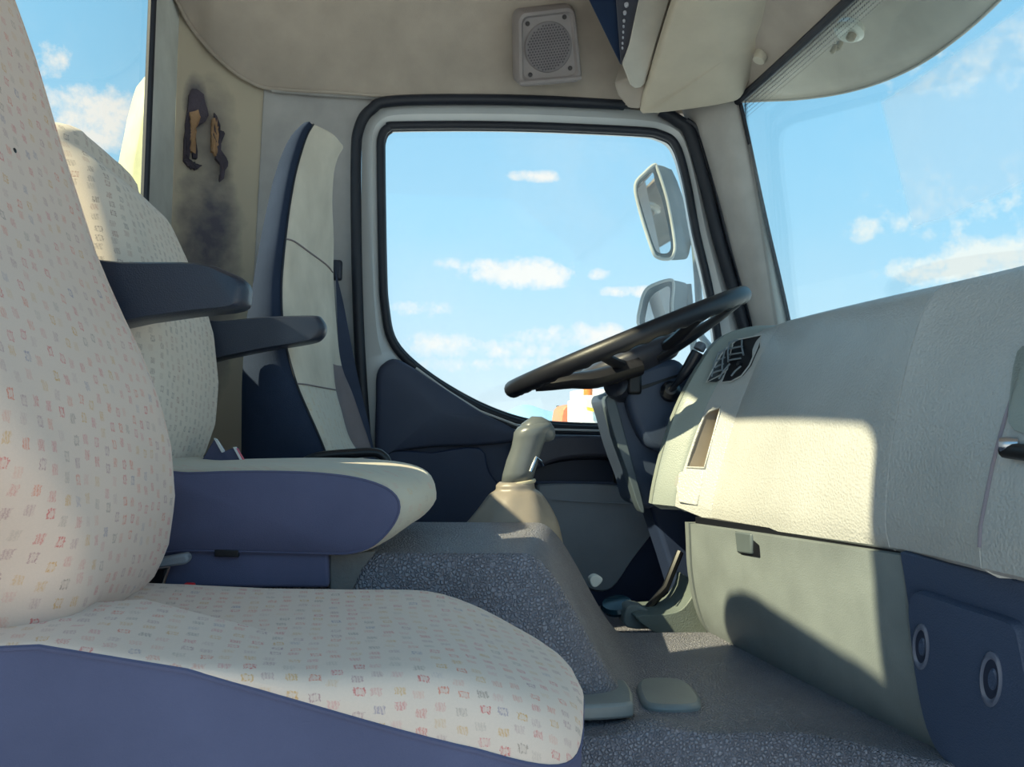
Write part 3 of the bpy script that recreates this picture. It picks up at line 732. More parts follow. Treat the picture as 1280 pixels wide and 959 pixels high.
# ================================================================== SEATS
def superring(z, xb, xf, y0, y1, e=3.2, n=56, bol=0.0, tilt=0):
    cx, cy = (xb+xf)/2, (y0+y1)/2; a, b_ = (xf-xb)/2, (y1-y0)/2; out = []
    for k in range(n):
        th = 2*math.pi*k/n; c, s = math.cos(th), math.sin(th)
        x = cx+a*math.copysign(abs(c)**(2/e), c); y = cy+b_*math.copysign(abs(s)**(2/e), s)
        if c > 0:
            w = abs(y-cy)/b_; x += bol*(sstep(.45, .85, w)-.6)*c
        out.append(Vector((x, y, z+tilt*(x-cx))))
    return out
def seatback(par, name, prof, y0f, y1f, m_, thick=.13, xmin=XR+.012, e=3.4, bol=.015, n=56, levels=44, ztop=None, split=None):
    """prof: (z, front x). y0f,y1f functions of z"""
    zs = [p[0] for p in prof]; z0, z1 = min(zs), max(zs) if ztop is None else ztop
    rows = []
    for i in range(levels+1):
        z = z0+(z1-z0)*i/levels; xf = interp(prof, z)
        xb = max(xf-thick, xmin)
        rows.append(superring(z, xb, xf, y0f(z), y1f(z), e, n, bol))
    for k in range(1, 7):     # domed top
        a = k/6*math.pi/2; base_ = rows[levels]; c = sum(base_, Vector())/n
        rows.append([c+(v-c)*max(math.cos(a), .02)+Vector((0, 0, .045*math.sin(a))) for v in base_])
    return rows
def splitmesh(par, rows, parts, closed=True):
    """parts: list of (name, material, predicate(i,j)) - first match takes the quad"""
    V, Fc = grid(rows, closed_u=True); n = len(rows[0]); got = [[] for _ in parts]
    Fc2 = [(f, divmod(idx, n)) for idx, f in enumerate(Fc)]
    for f, (i, j) in Fc2:
        for k, (nm, mm, pr) in enumerate(parts):
            if pr(i, j): got[k].append(f); break
    res = []
    for (nm, mm, pr), fs in zip(parts, got):
        if not fs: continue
        used = sorted({v for f in fs for v in f}); mp = {v: q for q, v in enumerate(used)}
        res.append(mesh(nm, [V[v] for v in used], [tuple(mp[v] for v in f) for f in fs], mm, par, angle=180))
    # end caps
    return res

# --- near passenger seat
ns = empty('passenger_seat', 'nearest seat, large patterned cloth backrest and cushion with pink and yellow motifs', 'seat', 'cab seats')
pts = [(30, -110), (30, -30), (36, 0), (52, 40), (70, 90), (86, 150), (100, 200), (119, 260), (138, 320), (163, 380), (192, 440), (216, 500), (229, 560), (232, 620), (222, 680), (206, 715), (185, 738), (160, 757)]
prof = [(at(x, y, .985).z, at(x, y, .985).x+.004) for x, y in pts]
prof = [(z, max(x, -.50)) for z, x in prof]
rows = seatback(ns, 'backrest', prof, lambda z: .70-.19*sstep(-.17, .08, z), lambda z: 1.0-.02*sstep(.2, .6, z), fabN, thick=.15, bol=.012)  # unseen near edge widened to block sun from the floor riser
splitmesh(ns, rows, [('backrest', fabN, lambda i, j: True)])
# vertical piping seams on the backrest front
for w in (-1,):
    pth = []
    for i in range(0, 45, 2):
        r_ = rows[i]; pth.append(r_[8]+Vector((.0008, 0, 0)))
    tube('backrest_seam', pth, .0014, fabN, ns, n=6)
# small burn hole
lathe('burn_hole', at(19, 188, .806), (1, -.15, .2), [(0, -.002), (.0022, -.002), (.0024, 0.0), (0, .0008)], blackm, ns, n=10)

def cushion(par, X0, X1, Y0, Y1, zt, zseam, zbot, fab, blue, e=4, dome=.012, ncol=72, sidename='side_panel', drop=.02, nearx=0, front_blue=False, lean=.0, toprad=.02):
    cx, cy, a, b_ = (X0+X1)/2, (Y0+Y1)/2, (X1-X0)/2, (Y1-Y0)/2
    rows = []
    def ring(k, zfun, inset=0):
        out = []
        for q in range(ncol):
            th = 2*math.pi*q/ncol; c, s = math.cos(th), math.sin(th)
            x = cx+(a-inset)*math.copysign(abs(c)**(2/e), c)*k; y = cy+(b_-inset)*math.copysign(abs(s)**(2/e), s)*k
            x += nearx*max(0, (cy-y)/b_)*max(0, (x-cx)/a)
            out.append(Vector((x, y, zfun(x, y))))
        return out
    rows.append(ring(.97, lambda x, y: zbot)); rows.append(ring(.99, lambda x, y: zbot*.5+zseam(x, y)*.5))
    rows.append(ring(1.0, lambda x, y: zbot*.2+zseam(x, y)*.8))
    rows.append(ring(1.0, zseam)); ns_ = len(rows)-1
    K = [(1.0, .0), (1.004, .15), (1.0, .38), (.985, .62), (.955, .82), (.90, .95), (.8, 1), (.65, 1), (.45, 1), (.25, 1), (.002, 1)]
    for k, h in K[1:]:
        def zz(x, y, h=h, k=k):
            return zseam(x, y)+(zt(x, y)-zseam(x, y))*h
        rows.append(ring(k, zz))
    V, Fc = grid(rows, closed_u=True); n = ncol
    res = splitmesh(par, rows, [(sidename, blue, lambda i, j: i < ns_), ('cushion', fab, lambda i, j: True)])
    return rows, ns_, res
def ztN(x, y): # near cushion top
    return max(-.190-.055*sstep(.0, .20, x)+.010*sstep(-.1, -.35, x)-.006*math.sin((y-.65)/.36*math.pi), interp(seamtab, x)+.006 if y < .8 else -1)
seamtab = [(at(a, b_, .66).x, at(a, b_, .66).z) for a, b_ in ((-160, 830), (-60, 815), (0, 808), (90, 806), (160, 818), (250, 840), (400, 884), (500, 914), (600, 944), (700, 985), (760, 1010))]
def zsN(x, y):
    near = 1-sstep(.68, .9, y)
    return interp(seamtab, x)*near-.265*(1-near)
rowsN, nsN, _ = cushion(ns, -.50, .169, .655, 1.01, ztN, zsN, -.52, fabC, bluefab, e=4.2, nearx=-.035, sidename='side_panel')
tube('cushion_piping', [v*1.0 for v in rowsN[nsN]], .0022, bluefab, ns, n=6, closed=True)
box('seat_base', (-.12, .79, -.62), (.42, .36, .2), armm, ns, bevel=.02)
def armrest(par, Yc, wid, tip, top0, bot0, startx, Ypix):
    """drawn from its near side outline in pixels"""
    P = cr([at(x, y, Ypix) for x, y in tip], 4, True); cc = sum(P, Vector())/len(P)
    R_ = []
    for d, k in ((0, .88), (.006, .96), (.016, 1), (wid-.016, 1), (wid-.006, .96), (wid, .88)):
        R_.append([cc+(p-cc)*k+Vector((0, d, 0)) for p in P])
    # keep the length, only round the edges
    V, Fc = grid(R_, closed_u=True, cap=True)
    return mesh('armrest', V, Fc, armm, par, angle=50)
armrest(ns, 0, .055, [(60, 322), (145, 325), (245, 326), (285, 338), (305, 350), (307, 368), (298, 384), (240, 391), (175, 400), (60, 415)], 0, 0, 0, 1.005)
base(ns)

# --- middle seat
ms = empty('middle_seat', 'middle seat behind the nearest one, grey dotted cloth backrest and navy sided cushion', 'seat', 'cab seats')
pts = [(228, 290), (243, 330), (260, 380), (272, 420), (278, 480), (274, 530), (262, 565), (246, 590)]
prof = [(at(x, y, 1.43).z, at(x, y, 1.43).x+.006) for x, y in pts]+[(-.16, -.37), (.37, -.455)]
rows = seatback(ms, 'backrest', prof, lambda z: 1.06+.02*sstep(.1, .35, z), lambda z: 1.45-.09*sstep(.15, .40, z)**1.3, fabM, thick=.12, bol=.01, ztop=.345)
splitmesh(ms, rows, [('backrest', fabM, lambda i, j: True)])
tube('backrest_seam', [rows[i][10]+Vector((.0008, 0, 0)) for i in range(0, 48, 2)], .0014, fabM, ms, n=6)
armrest(ms, 0, .055, [(230, 402), (272, 400), (330, 395), (390, 393), (402, 398), (406, 410), (400, 422), (385, 428), (330, 437), (275, 448), (230, 455)], 0, 0, 0, 1.455)
# cushion: outline of its near side from pixels
top_px = [(150, 588), (232, 586), (300, 584), (380, 583), (440, 584), (490, 588), (520, 594), (538, 604), (546, 618), (541, 632), (525, 648), (500, 662), (470, 682), (440, 691), (412, 692), (330, 690), (232, 688), (150, 686)]
P = cr([at(x, y, 1.10) for x, y in top_px], 4, True)
# side face plane first (smaller, navy), then the cloth crown further in
side_px = [(150, 592), (232, 592), (300, 590), (380, 591), (440, 597), (478, 608), (496, 622), (499, 638), (492, 655), (478, 672), (462, 684), (440, 691), (412, 692), (330, 690), (232, 688), (150, 686)]
S = resample(cr([at(x, y, 1.055) for x, y in side_px], 4, True), 110, True)
P = resample(cr([at(x, y, 1.12) for x, y in top_px], 4, True), 110, True)
P2 = [v*1 for v in P]
def bl(a, b_, t, bul): return [p.lerp(q, t)+((p.lerp(q, t)-sum(a, Vector())/len(a)).normalized()*bul) for p, q in zip(a, b_)]
SS = [v.lerp(sum(S, Vector())/len(S), .06)+Vector((0, -.003, 0)) for v in S]
V, Fc = grid([[v.lerp(sum(S, Vector())/len(S), .97)+Vector((0, -.006, 0)) for v in S], SS, S], closed_u=True, cap=True)
mesh('side_panel', V, Fc, bluefab, ms, angle=60)
far = [v+Vector((-.005, .26, .0)) for v in P]; far2 = [v.lerp(sum(P, Vector())/len(P), .06)+Vector((0, .32, -.002)) for v in P]
V, Fc = grid([S, bl(S, P, .4, .006), P, [v+Vector((0, .1, .004)) for v in P], [v+Vector((0, .2, .002)) for v in P], far, far2], closed_u=True, cap=True)
mesh('cushion', V, Fc, fabW, ms, angle=180)
tube('cushion_piping', S, .0018, bluefab, ms, n=6, closed=True)
prism('seat_skirt', [at(150, 684, 1.06), at(410, 690, 1.06), at(411, 735, 1.06), at(150, 735, 1.06)], (0, .30, 0), bluefab, ms, bevel=.004)
prism('skirt_flap', [at(411, 692, 1.075), at(470, 690, 1.09), at(452, 712, 1.09), at(440, 740, 1.075), at(411, 740, 1.075)], (0, .03, 0), mat('scuffed_skirt', (110, 108, 108), .7, ('noise', 200, .3), var=.15), ms, bevel=.003)
prism('skirt_slot', [at(268, 687, 1.052), at(298, 688, 1.052), at(298, 697, 1.052), at(268, 696, 1.052)], (0, .01, 0), blackm, ms, bevel=.001)
base(ms)

# --- driver seat
ds = empty('driver_seat', 'driver seat by the far door, tall backrest with pale front and dark slate side', 'seat', 'cab seats')
# side outline near face Y=1.56 ; front seam line ; far front silhouette Y=1.93
zlist = [(582, 303, 416, 470, 472), (560, 303, 408, 452, 466), (540, 303, 400, 440, 460), (510, 303, 387, 432, 450), (480, 303, 375, 424, 440), (440, 305, 364, 419, 424), (400, 308, 358, 418, 420), (360, 315, 357, 416, 417),
         (330, 320, 359, 415, 416), (300, 325, 362, 418, 419), (260, 333, 367, 422, 422), (220, 342, 374, 425, 425), (190, 352, 382, 424, 424), (170, 362, 389, 419, 419), (158, 374, 396, 409, 410)]
rows = []
farm = [(at(0, y, 1.94).z, at(xf_, y, 1.94).x) for (y, xb, xs_, xm, xf_) in zlist if y >= 190]
farn = [(at(0, y, 1.90).z, at(xm, y, 1.90).x) for (y, xb, xs_, xm, xf_) in zlist if y >= 190]
for (y, xb, xs_, xm, xf_) in reversed(zlist):
    k_ = sstep(330, 165, y) if False else 1-sstep(165, 330, y)
    Ysd = 1.56+.09*k_; Yfr = 1.94-.15*k_
    b_ = at(xb, y, Ysd+.03); s = at(xs_, y, Ysd); z = s.z
    g = Vector((interp(farm, z)+.012*k_, Yfr, z)); f_ = Vector((interp(farn, z)+.012*k_, Ysd+(Yfr-Ysd)*.88, z))
    f_.x = f_.x*(1-k_)+(s.x+.040)*k_; g.x = g.x*(1-k_)+(s.x+.030)*k_
    mx_ = s.x*.5+f_.x*.5+.006*k_
    ring = [b_, b_.lerp(s, .3)+Vector((0, -.03, 0)), b_.lerp(s, .65)+Vector((0, -.03, 0)), s+Vector((-.01, -.008, 0)), s+Vector((.006, .012, 0)), Vector((mx_, Ysd+(Yfr-Ysd)*.33, 0)), Vector((f_.x-.004, Ysd+(Yfr-Ysd)*.66, 0)), f_, g, Vector((g.x-.05, Yfr+.05, 0)), Vector((b_.x+.02, Yfr+.05, 0)), Vector((b_.x-.01, (Ysd+Yfr)/2+.05, 0)), Vector((b_.x-.012, Ysd+.12, 0))]
    for v in ring: v.z = z
    rows.append(cr(ring, 4, True))
c = sum(rows[0], Vector())/len(rows[0])
rows = [[c+(v-c)*.05+Vector((0, 0, .008)) for v in rows[0]], [c+(v-c)*.6+Vector((0, 0, .007)) for v in rows[0]], [c+(v-c)*.88+Vector((0, 0, .004)) for v in rows[0]]]+rows
rows = list(map(list, zip(*[cr(col, 3) for col in zip(*rows)])))
nL = len(rows)
def zz_(i): return rows[i][0].z
zA = at(380, 322, 1.7).z; zB = at(385, 480, 1.7).z
def isfront(j): return 13 <= j < 34
def headline(i, j):
    return zz_(i) > zA
parts = [('side_panel', driverside, lambda i, j: not isfront(j)),
         ('headrest_panel', lightf, lambda i, j: headline(i, j)),
         ('backrest_bolster', dgreyf, lambda i, j: zz_(i) < at(0, 445, 1.9).z and j >= 26),
         ('backrest_insert', fabD, lambda i, j: zz_(i) < zB),
         ('backrest', lightf, lambda i, j: True)]
splitmesh(ds, rows, parts)
fi = [k for k in range(nL) if abs(zz_(k)-zA) == min(abs(zz_(q)-zA) for q in range(nL))][0]
sag = [rows[fi][j]+Vector((.001, -.001, 0)) for j in range(13, 30)]
tube('backrest_seam', sag, .0016, dgreyf, ds, n=6)
fi = [k for k in range(nL) if abs(zz_(k)-zB) == min(abs(zz_(q)-zB) for q in range(nL))][0]
tube('backrest_seam', [rows[fi][j]+Vector((.001, -.001, 0)) for j in range(13, 26)], .0016, dgreyf, ds, n=6)
tube('side_seam', [rows[i][13]+Vector((0, -.001, 0)) for i in range(4, nL)], .002, rubber, ds, n=6)
cushion(ds, -.34, -.03, 1.55, 2.0, lambda x, y: -.13-.02*sstep(0, .12, x), lambda x, y: -.16, -.24, fabD, driverside, e=4)
box('seat_base', (-.1, 1.78, -.36), (.36, .34, .24), armm, ds, bevel=.02)
base(ds)

# seat belt on the pillar
sb = empty('seat_belt', 'dark slate seat belt webbing hanging beside the driver seat at the door pillar', 'seat belt')
bl_ = [(419, 335, 421, 345), (421, 380, 429, 378), (423, 430, 438, 425), (428, 470, 446, 465), (438, 510, 455, 505), (448, 545, 463, 540), (458, 600, 474, 600)]
prism_rows = [[at(a, b_, 2.03), at(c_, d_, 2.05)] for a, b_, c_, d_ in bl_]
sheet('webbing', list(zip(*[cr(col, 5) for col in zip(*prism_rows)])), (0, .003, 0), mat('belt_webbing', (58, 68, 92), .8, ('noise', 900, .4)), sb)
box('belt_anchor', at(420, 338, 2.07), (.03, .02, .05), armm, sb, bevel=.006)
base(sb)

# tubular armrest loop behind the middle cushion
gb = tag(tube('grab_bar', cr([at(x, y, 1.49) for x, y in ((376, 600), (379, 583), (386, 575), (405, 570), (440, 567), (468, 566), (479, 571), (484, 580), (486, 600))], 5), .0085, blackm, n=12), 'black tubular bar standing up behind the middle cushion', 'handle')
# dark sheath with striped edge
fo = empty('document_sleeve', 'dark navy sleeve with white and pink edge tucked behind the middle cushion', 'sleeve')
def qd(name, pts, Y, th, m_, par, **k): return prism(name, pp(pts, Y), (0, th, 0), m_, par, **k)
qd('cover', [(246, 586), (268, 549), (279, 565), (294, 559), (306, 583), (306, 600), (246, 600)], 1.30, .02, bluefab, fo, bevel=.001)
qd('white_edge', [(267, 548), (270, 549), (280, 565), (277, 566)], 1.295, .01, mat('white_card', (225, 225, 228), .6), fo)
qd('white_edge', [(291, 559), (294, 559), (307, 583), (304, 583)], 1.295, .01, mat('white_card', (0, 0, 0)), fo)
lbl(qd('pink_stripe', [(294, 560), (296, 561), (309, 583), (306, 583)], 1.297, .01, mat('pink_card', (214, 90, 110), .6), fo), 'pink stripe')
base(fo)
# buckle hardware between the seats
bk = empty('seat_belt_buckle', 'grey metal belt buckle with red release between near and middle seats', 'buckle')
qd('buckle_body', [(192, 700), (232, 692), (236, 700), (232, 706), (205, 710), (190, 712)], 1.03, .02, greyp, bk, bevel=.003)
tube('metal_loop', [at(x, y, 1.028) for x, y in ((188, 712), (212, 709), (203, 735), (180, 741), (188, 712))], .0022, chrome, bk, n=6)
qd('buckle_housing', [(176, 742), (186, 712), (208, 710), (200, 737), (178, 742)], 1.034, .01, blackm, bk, bevel=.002)
box('buckle_stalk', at(215, 745, 1.035), (.06, .012, .02), armm, bk, bevel=.004)
lbl(box('release_button', at(237, 732, 1.025), (.012, .01, .006), mat('red_button', (216, 40, 50), .35), bk, bevel=.002), 'red release button')
base(bk)

# ================================================================== GEAR LEVER
gr = empty('gear_lever', 'grey gear lever with rounded knob above a taupe leather boot', 'gear lever')
Yg = 1.55
def ellring(cx, cy, rx, ry, Y, n=28, slope=0, dep=1.0):
    c = at(cx, cy, Y); w = rx/F*Y
    return [c+Vector((w*math.cos(2*math.pi*k/n), w*dep*math.sin(2*math.pi*k/n), slope*w*math.cos(2*math.pi*k/n))) for k in range(n)]
secs = [(646, 603, 20), (649, 590, 21), (654, 572, 21), (660, 556, 21), (664, 545, 23), (667, 537, 25), (668, 531, 21), (668, 527.5, 10), (668, 527, 1)]
rk = [ellring(x, y, r_, 0, Yg, slope=.16, dep=.8) for x, y, r_ in secs]
V, Fc = grid(rk, closed_u=True, cap=True)
knobm = mat('lever_grey_plastic', (96, 102, 106), .3, ('noise', 400, .08), spec=.5)
mesh('knob_grip', V, Fc, knobm, gr, angle=180)
hs = [(650, 536, 7), (660, 535, 15.5), (672, 536, 16), (682, 539, 14), (689, 543, 10), (693, 546, 4)]
rk = []
for x, y, r_ in hs:
    c = at(x, y, Yg); w = r_/F*Yg; d = Vector((.95, 0, -.3)).normalized(); s1 = Vector((0, 1, 0)); s2 = d.cross(s1)
    rk.append([c+(s1*math.cos(2*math.pi*k/20)*.95+s2*math.sin(2*math.pi*k/20))*w for k in range(20)])
V, Fc = grid(rk, closed_u=True, cap=True); mesh('knob_head', V, Fc, knobm, gr, angle=180)
bootm = mat('taupe_leather_boot', (142, 134, 126), .4, ('noise', 60, .3), spec=.5, var=.06)
bs = [(645, 602, 21), (644, 606, 24), (644, 612, 25), (643, 618, 33), (642, 630, 42), (640, 645, 52), (638, 660, 60), (636, 700, 70)]
rk = []
for i, (x, y, r_) in enumerate(bs):
    rg = ellring(x, y, r_, 0, Yg, n=48, slope=.05, dep=.9); c = sum(rg, Vector())/48
    rk.append([c+(v-c)*(1+.035*math.sin(k*48/48*2*math.pi*7/48+i*.6)*min(1, i/3)) for k, v in enumerate(rg)])
V, Fc = grid(list(map(list, zip(*[cr(col, 3) for col in zip(*rk)]))), closed_u=True, cap=True)
mesh('boot', V, Fc, bootm, gr, angle=180)
tube('boot_collar', ellring(645.5, 604, 22, 0, Yg, slope=.16, dep=.8), .004, mat('collar_cream', (190, 182, 160), .5), gr, n=8, closed=True)
tube('side_trigger', [at(663, 590, 1.52), at(670, 572, 1.53), at(676, 577, 1.55)], .003, chrome, gr, n=6)
base(gr)
# small things on the driver floor
lidm = mat('teal_black_lid', (30, 60, 74), .2)
lathe('lid', at(772, 762, 1.72), (-.2, -.3, 1), [(0, 0), (.03, 0), (.034, .008), (.03, .016), (.01, .018), (0, .018)], lidm, None, n=24)
tag(bpy.data.objects['lid'], 'dark teal round cap on the floor beside the tunnel foot', 'cap')
pc = cr([at(x, y, 1.60) for x, y in ((737, 724), (744, 719), (752, 722), (753, 727), (746, 734), (740, 733))], 3, True)
tag(prism('paper_scrap', pc, (0, .02, 0), mat('white_paper', (222, 226, 226), .6), bevel=.002), 'small white scrap at the front slope of the engine tunnel', 'scrap')
pk_ = cr([at(x, y, 1.66) for x, y in ((782, 765), (790, 757), (806, 760), (820, 772), (824, 785), (784, 785))], 3, True)
pdl = empty('foot_pedal', 'grey foot pedal beyond the tunnel under the steering column', 'pedal')
prism('pedal_pad', pk_, (0, .05, 0), glovem, pdl, bevel=.005); tube('pedal_arm', [at(806, 765, 1.69), at(832, 735, 1.72), at(850, 690, 1.74)], .008, blackm, pdl, n=8); base(pdl)

# ================================================================== DASHBOARD
dash = empty('dashboard', 'grey padded dashboard with grab rail section, air vents and glovebox', 'dashboard')
def station(pts, Y): return [at(x, y, Y) for x, y in pts]
NP = 22
def dstat(pts, Y, dx=0): return resample(cr(station(pts, Y), 6), NP)
# stations from far to near, each top -> bottom
SA = dstat([(958, 407), (940, 408), (915, 415), (893, 430), (868, 468), (846, 512), (830, 560), (819, 605), (815, 630)], 1.575)
SB = dstat([(966, 409), (955, 412), (935, 425), (917, 447), (893, 487), (872, 535), (855, 585), (845, 620), (844, 633)], 1.54)
SC1 = dstat([(985, 401), (975, 405), (965, 420), (950, 446), (930, 492), (912, 545), (897, 600), (890, 635), (891, 652)], 1.47)
SD = dstat([(1195, 352), (1178, 357), (1163, 372), (1147, 408), (1130, 470), (1118, 535), (1110, 600), (1107, 655), (1112, 684)], .975)
SE = dstat([(1440, 290), (1400, 300), (1350, 330), (1305, 400), (1270, 485), (1247, 560), (1232, 630), (1225, 670), (1227, 710)], .79)
SF = dstat([(1660, 240), (1600, 255), (1560, 290), (1510, 380), (1465, 470), (1430, 560), (1405, 640), (1395, 700), (1400, 750)], .62)
def band(A_, B_, n=10, bulge=0.0, bulk=None):
    out = []
    for i in range(n+1):
        t = i/n; out.append([a.lerp(b_, t)+Vector((-bulge*math.sin(t*math.pi), 0, 0)) for a, b_ in zip(A_, B_)])
    return out
def panel(name, A_, B_, m_, inset=.0012, n=10, bulge=0, th=.03, top=None, **k):
    """closed panel between two stations with tucked-in side edges and top shelf running to the screen"""
    rows = band(A_, B_, n, bulge)
    ext = []
    for r_ in rows:
        t0 = r_[0]; tp = [Vector((t0.x+.30, t0.y, t0.z-.035)), Vector((t0.x+.12, t0.y, t0.z-.004)), Vector((t0.x+.05, t0.y, t0.z+.001))]
        b0 = r_[-1]; bt = [b0+Vector((.012, 0, -.006)), b0+Vector((.06, 0, -.008))]
        ext.append(tp+r_+bt)
    # tuck the side edges to make a joint
    def tuck(r_, d):
        c = sum(r_, Vector())/len(r_); return [v+Vector((.006, d, -.004)) for v in r_]
    sgn = -1 if A_[5].y > B_[5].y else 1
    ext = [tuck(ext[0], -sgn*inset)]+[[v+Vector((0, sgn*.0015, 0)) for v in ext[0]]]+ext[1:-1]+[[v-Vector((0, sgn*.0015, 0)) for v in ext[-1]]]+[tuck(ext[-1], sgn*inset)]
    return sheet(name, ext, (th, 0, .0), m_, dash, angle=50, **k)
cow = panel('cluster_cowl', SA, SB, dashg, n=8)
airb = panel('centre_panel', SC1, SD, dashm, n=20, bulge=.006)
rgt = panel('passenger_panel', SD, SE, dashm, n=14, bulge=-.006)
endp = panel('end_panel', SE, SF, dashm, n=8)
# raised hollow edging lip beside the far right seam
tube('seam_bead', [v+Vector((-.0005, 0, 0)) for v in SE[4:-1]], .0022, mat('bead_mauve', (140, 132, 142), .6), dash, n=8)
# side closure of cowl (faces the driver)
prism('cowl_side', [v+Vector((0, .004, 0)) for v in SA]+[Vector((SA[-1].x+.2, SA[-1].y+.004, SA[-1].z)), Vector((SA[0].x+.2, SA[0].y+.004, SA[0].z-.03))], (0, .02, 0), dashg, dash)
# pocket: cut from the vent panel
def sbt(u, v):
    """point on vent panel surface: u 0..1 far->near, v 0..1 top->bottom"""
    i = v*(NP-1); k = min(int(i), NP-2); t = i-k
    a = SB[k].lerp(SB[k+1], t); b_ = SC1[k].lerp(SC1[k+1], t); return a.lerp(b_, u)
def surf(px, py, A_=SB, B_=SC1):
    d = ray(px, py); best = None
    for k in range(NP-1):
        for s in range(33):
            u = s/32; p = A_[k].lerp(B_[k], u); e = (d*(p.y/d.y)-p).length
            if best is None or e < best[0]: best = (e, p)
    return d*(best[1].y/d.y)
pkt = [(859, 584), (864, 566), (871, 545), (881, 519), (887, 514), (901, 509), (900, 515), (892, 545), (886, 567), (881, 585)]
pc_ = [surf(x, y) for x, y in pkt]

def inpoly(p, poly):
    c = False; n = len(poly)
    for i in range(n):
        a, b = poly[i], poly[i-1]
        if (a.z > p.z) != (b.z > p.z) and p.y < (b.y-a.y)*(p.z-a.z)/(b.z-a.z)+a.y: c = not c
    return c
SBf, SCf = resample(SB, 130), resample(SC1, 130)
vr = [[a.lerp(b_, t/50) for a, b_ in zip(SBf, SCf)] for t in range(51)]
vr = [[v+Vector((.006, .001, -.004)) for v in vr[0]]]+vr+[[v+Vector((.006, -.001, -.004)) for v in vr[-1]]]
vr = [[Vector((r_[0].x+.30, r_[0].y, r_[0].z-.035)), Vector((r_[0].x+.05, r_[0].y, r_[0].z+.001))]+r_+[r_[-1]+Vector((.012, 0, -.006)), r_[-1]+Vector((.06, 0, -.008))] for r_ in vr]
V, Fc = grid(vr)
Fc = [f for f in Fc if not (lambda c: inpoly(c, pc_) and abs(c.x-pc_[0].x) < .06)(sum((V[i] for i in f), Vector())/4)]
ventp = mesh('vent_panel', V, Fc, dashm, dash, angle=60)
pockm = mat('pocket_liner', (150, 140, 128), .6)
backp = [v+Vector((.035, 0, -.002)) for v in pc_]
V, Fc = grid([pc_, [a.lerp(b_, .5) for a, b_ in zip(pc_, backp)], backp], closed_u=True)
Fc.append(tuple(2*len(pc_)+i for i in range(len(pc_))))
mesh('pocket_liner', V, Fc, pockm, dash, angle=50)
tube('pocket_rim', [v+Vector((-.0005, 0, 0)) for v in pc_], .0022, dashm, dash, n=8, closed=True)
# blank switch plate below pocket
sw = [surf(x, y)+Vector((-.002, 0, 0)) for x, y in ((850, 590), (880, 588), (878, 606), (872, 632), (849, 628), (846, 608))]
prism('switch_plate', sw, (.006, 0, 0), dashm, dash, bevel=.0015)
sw = [surf(x, y)+Vector((-.003, 0, 0)) for x, y in ((847, 595), (854, 594), (852, 607), (845, 607))]
prism('switch_symbol', sw, (.003, 0, 0), mat('symbol_grey', (176, 176, 170), .5), dash, bevel=.0006)
# air vents: two frames with slats
for pts in ([(884, 478), (892, 462), (903, 443), (911, 434), (915, 437), (914, 450), (911, 462), (900, 470)],
            [(903, 478), (909, 464), (917, 450), (917, 430), (922, 425), (953, 419), (948, 434), (938, 457), (928, 470), (915, 477)]):
    vp_ = [surf(x, y)+Vector((-.001, 0, 0)) for x, y in pts]
    prism('vent_recess', [v+Vector((-.0005, 0, 0)) for v in vp_], (.02, 0, 0), blackm, dash, bevel=.001)
    tube('vent_surround', [v+Vector((-.001, 0, 0)) for v in vp_], .0014, dashm, dash, n=6, closed=True)
ventm = mat('vent_slat_grey', (120, 130, 138), .4)
def vs(a, b_, r_=.0017):
    p, q = surf(*a)+Vector((-.012, 0, 0)), surf(*b_)+Vector((-.012, 0, 0))
    tube('vent_slat', [p, p.lerp(q, .5)+Vector((-.002, 0, 0)), q], r_, ventm, dash, n=8)
for a, b_ in (((905, 444), (914, 437)), ((903, 452), (914, 447)), ((901, 460), (912, 455)), ((898, 467), (909, 463)), ((906, 440), (897, 471)), ((914, 436), (910, 464)),
              ((919, 429), (935, 424)), ((918, 437), (936, 433)), ((918, 444), (937, 441)), ((918, 451), (934, 448)), ((919, 428), (918, 453)), ((935, 423), (937, 444)), ((906, 474), (920, 455)), ((922, 470), (934, 458))):
    vs(a, b_)
lathe('vent_thumbwheel', surf(928, 456)+Vector((-.004, 0, 0)), (-1, -.3, .3), [(0, -.006), (.005, -.006), (.005, .006), (0, .007)], blackm, dash, n=14)
base(dash)

# glovebox unit below
gb_ = empty('glovebox', 'grey-green glovebox with square latch under the dashboard', 'glovebox')
GA = resample(cr(station([(863, 655), (864, 675), (866, 715), (873, 755), (884, 785), (902, 806), (930, 812)], 1.50), 5), NP)
GB = resample(cr(station([(1124, 694), (1129, 725), (1134, 780), (1143, 840), (1156, 895), (1176, 945), (1205, 985)], .955), 5), NP)
rows = band(GA, GB, 16, .004)
for r_ in rows: r_.append(r_[-1]+Vector((.10, 0, -.002)))
# make the lower edge run like the picture: nothing extra
rows = [[v+Vector((.012, .004, 0)) for v in rows[0]]]+rows+[[v+Vector((.010, -.003, 0)) for v in rows[-1]]]
lidg = sheet('glovebox_lid', rows, (.03, 0, .004), glovem, gb_, angle=50)
prism('shadow_gap', [at(864, 646, 1.50)+Vector((.008, 0, 0)), at(1116, 684, .97)+Vector((.008, 0, 0)), at(1124, 698, .955)+Vector((.008, 0, 0)), at(864, 658, 1.50)+Vector((.008, 0, 0))], (.03, 0, 0), blackm, gb_)
def gsurf(px, py): return surf(px, py, GA, GB)
la = [gsurf(x, y) for x, y in ((922, 664), (953, 668), (952, 697), (926, 694))]
prism('latch_recess', [v+Vector((-.004, 0, 0)) for v in la], (.004, 0, 0), blackm, gb_, bevel=.001)
la = [gsurf(x, y) for x, y in ((925, 664), (946, 667), (946, 693), (928, 691))]
prism('latch', [v+Vector((-.010, 0, 0)) for v in la], (.009, 0, 0), mat('latch_grey', (92, 102, 106), .4), gb_, bevel=.003)
sd = [v+Vector((.0, .012, 0)) for v in GA]
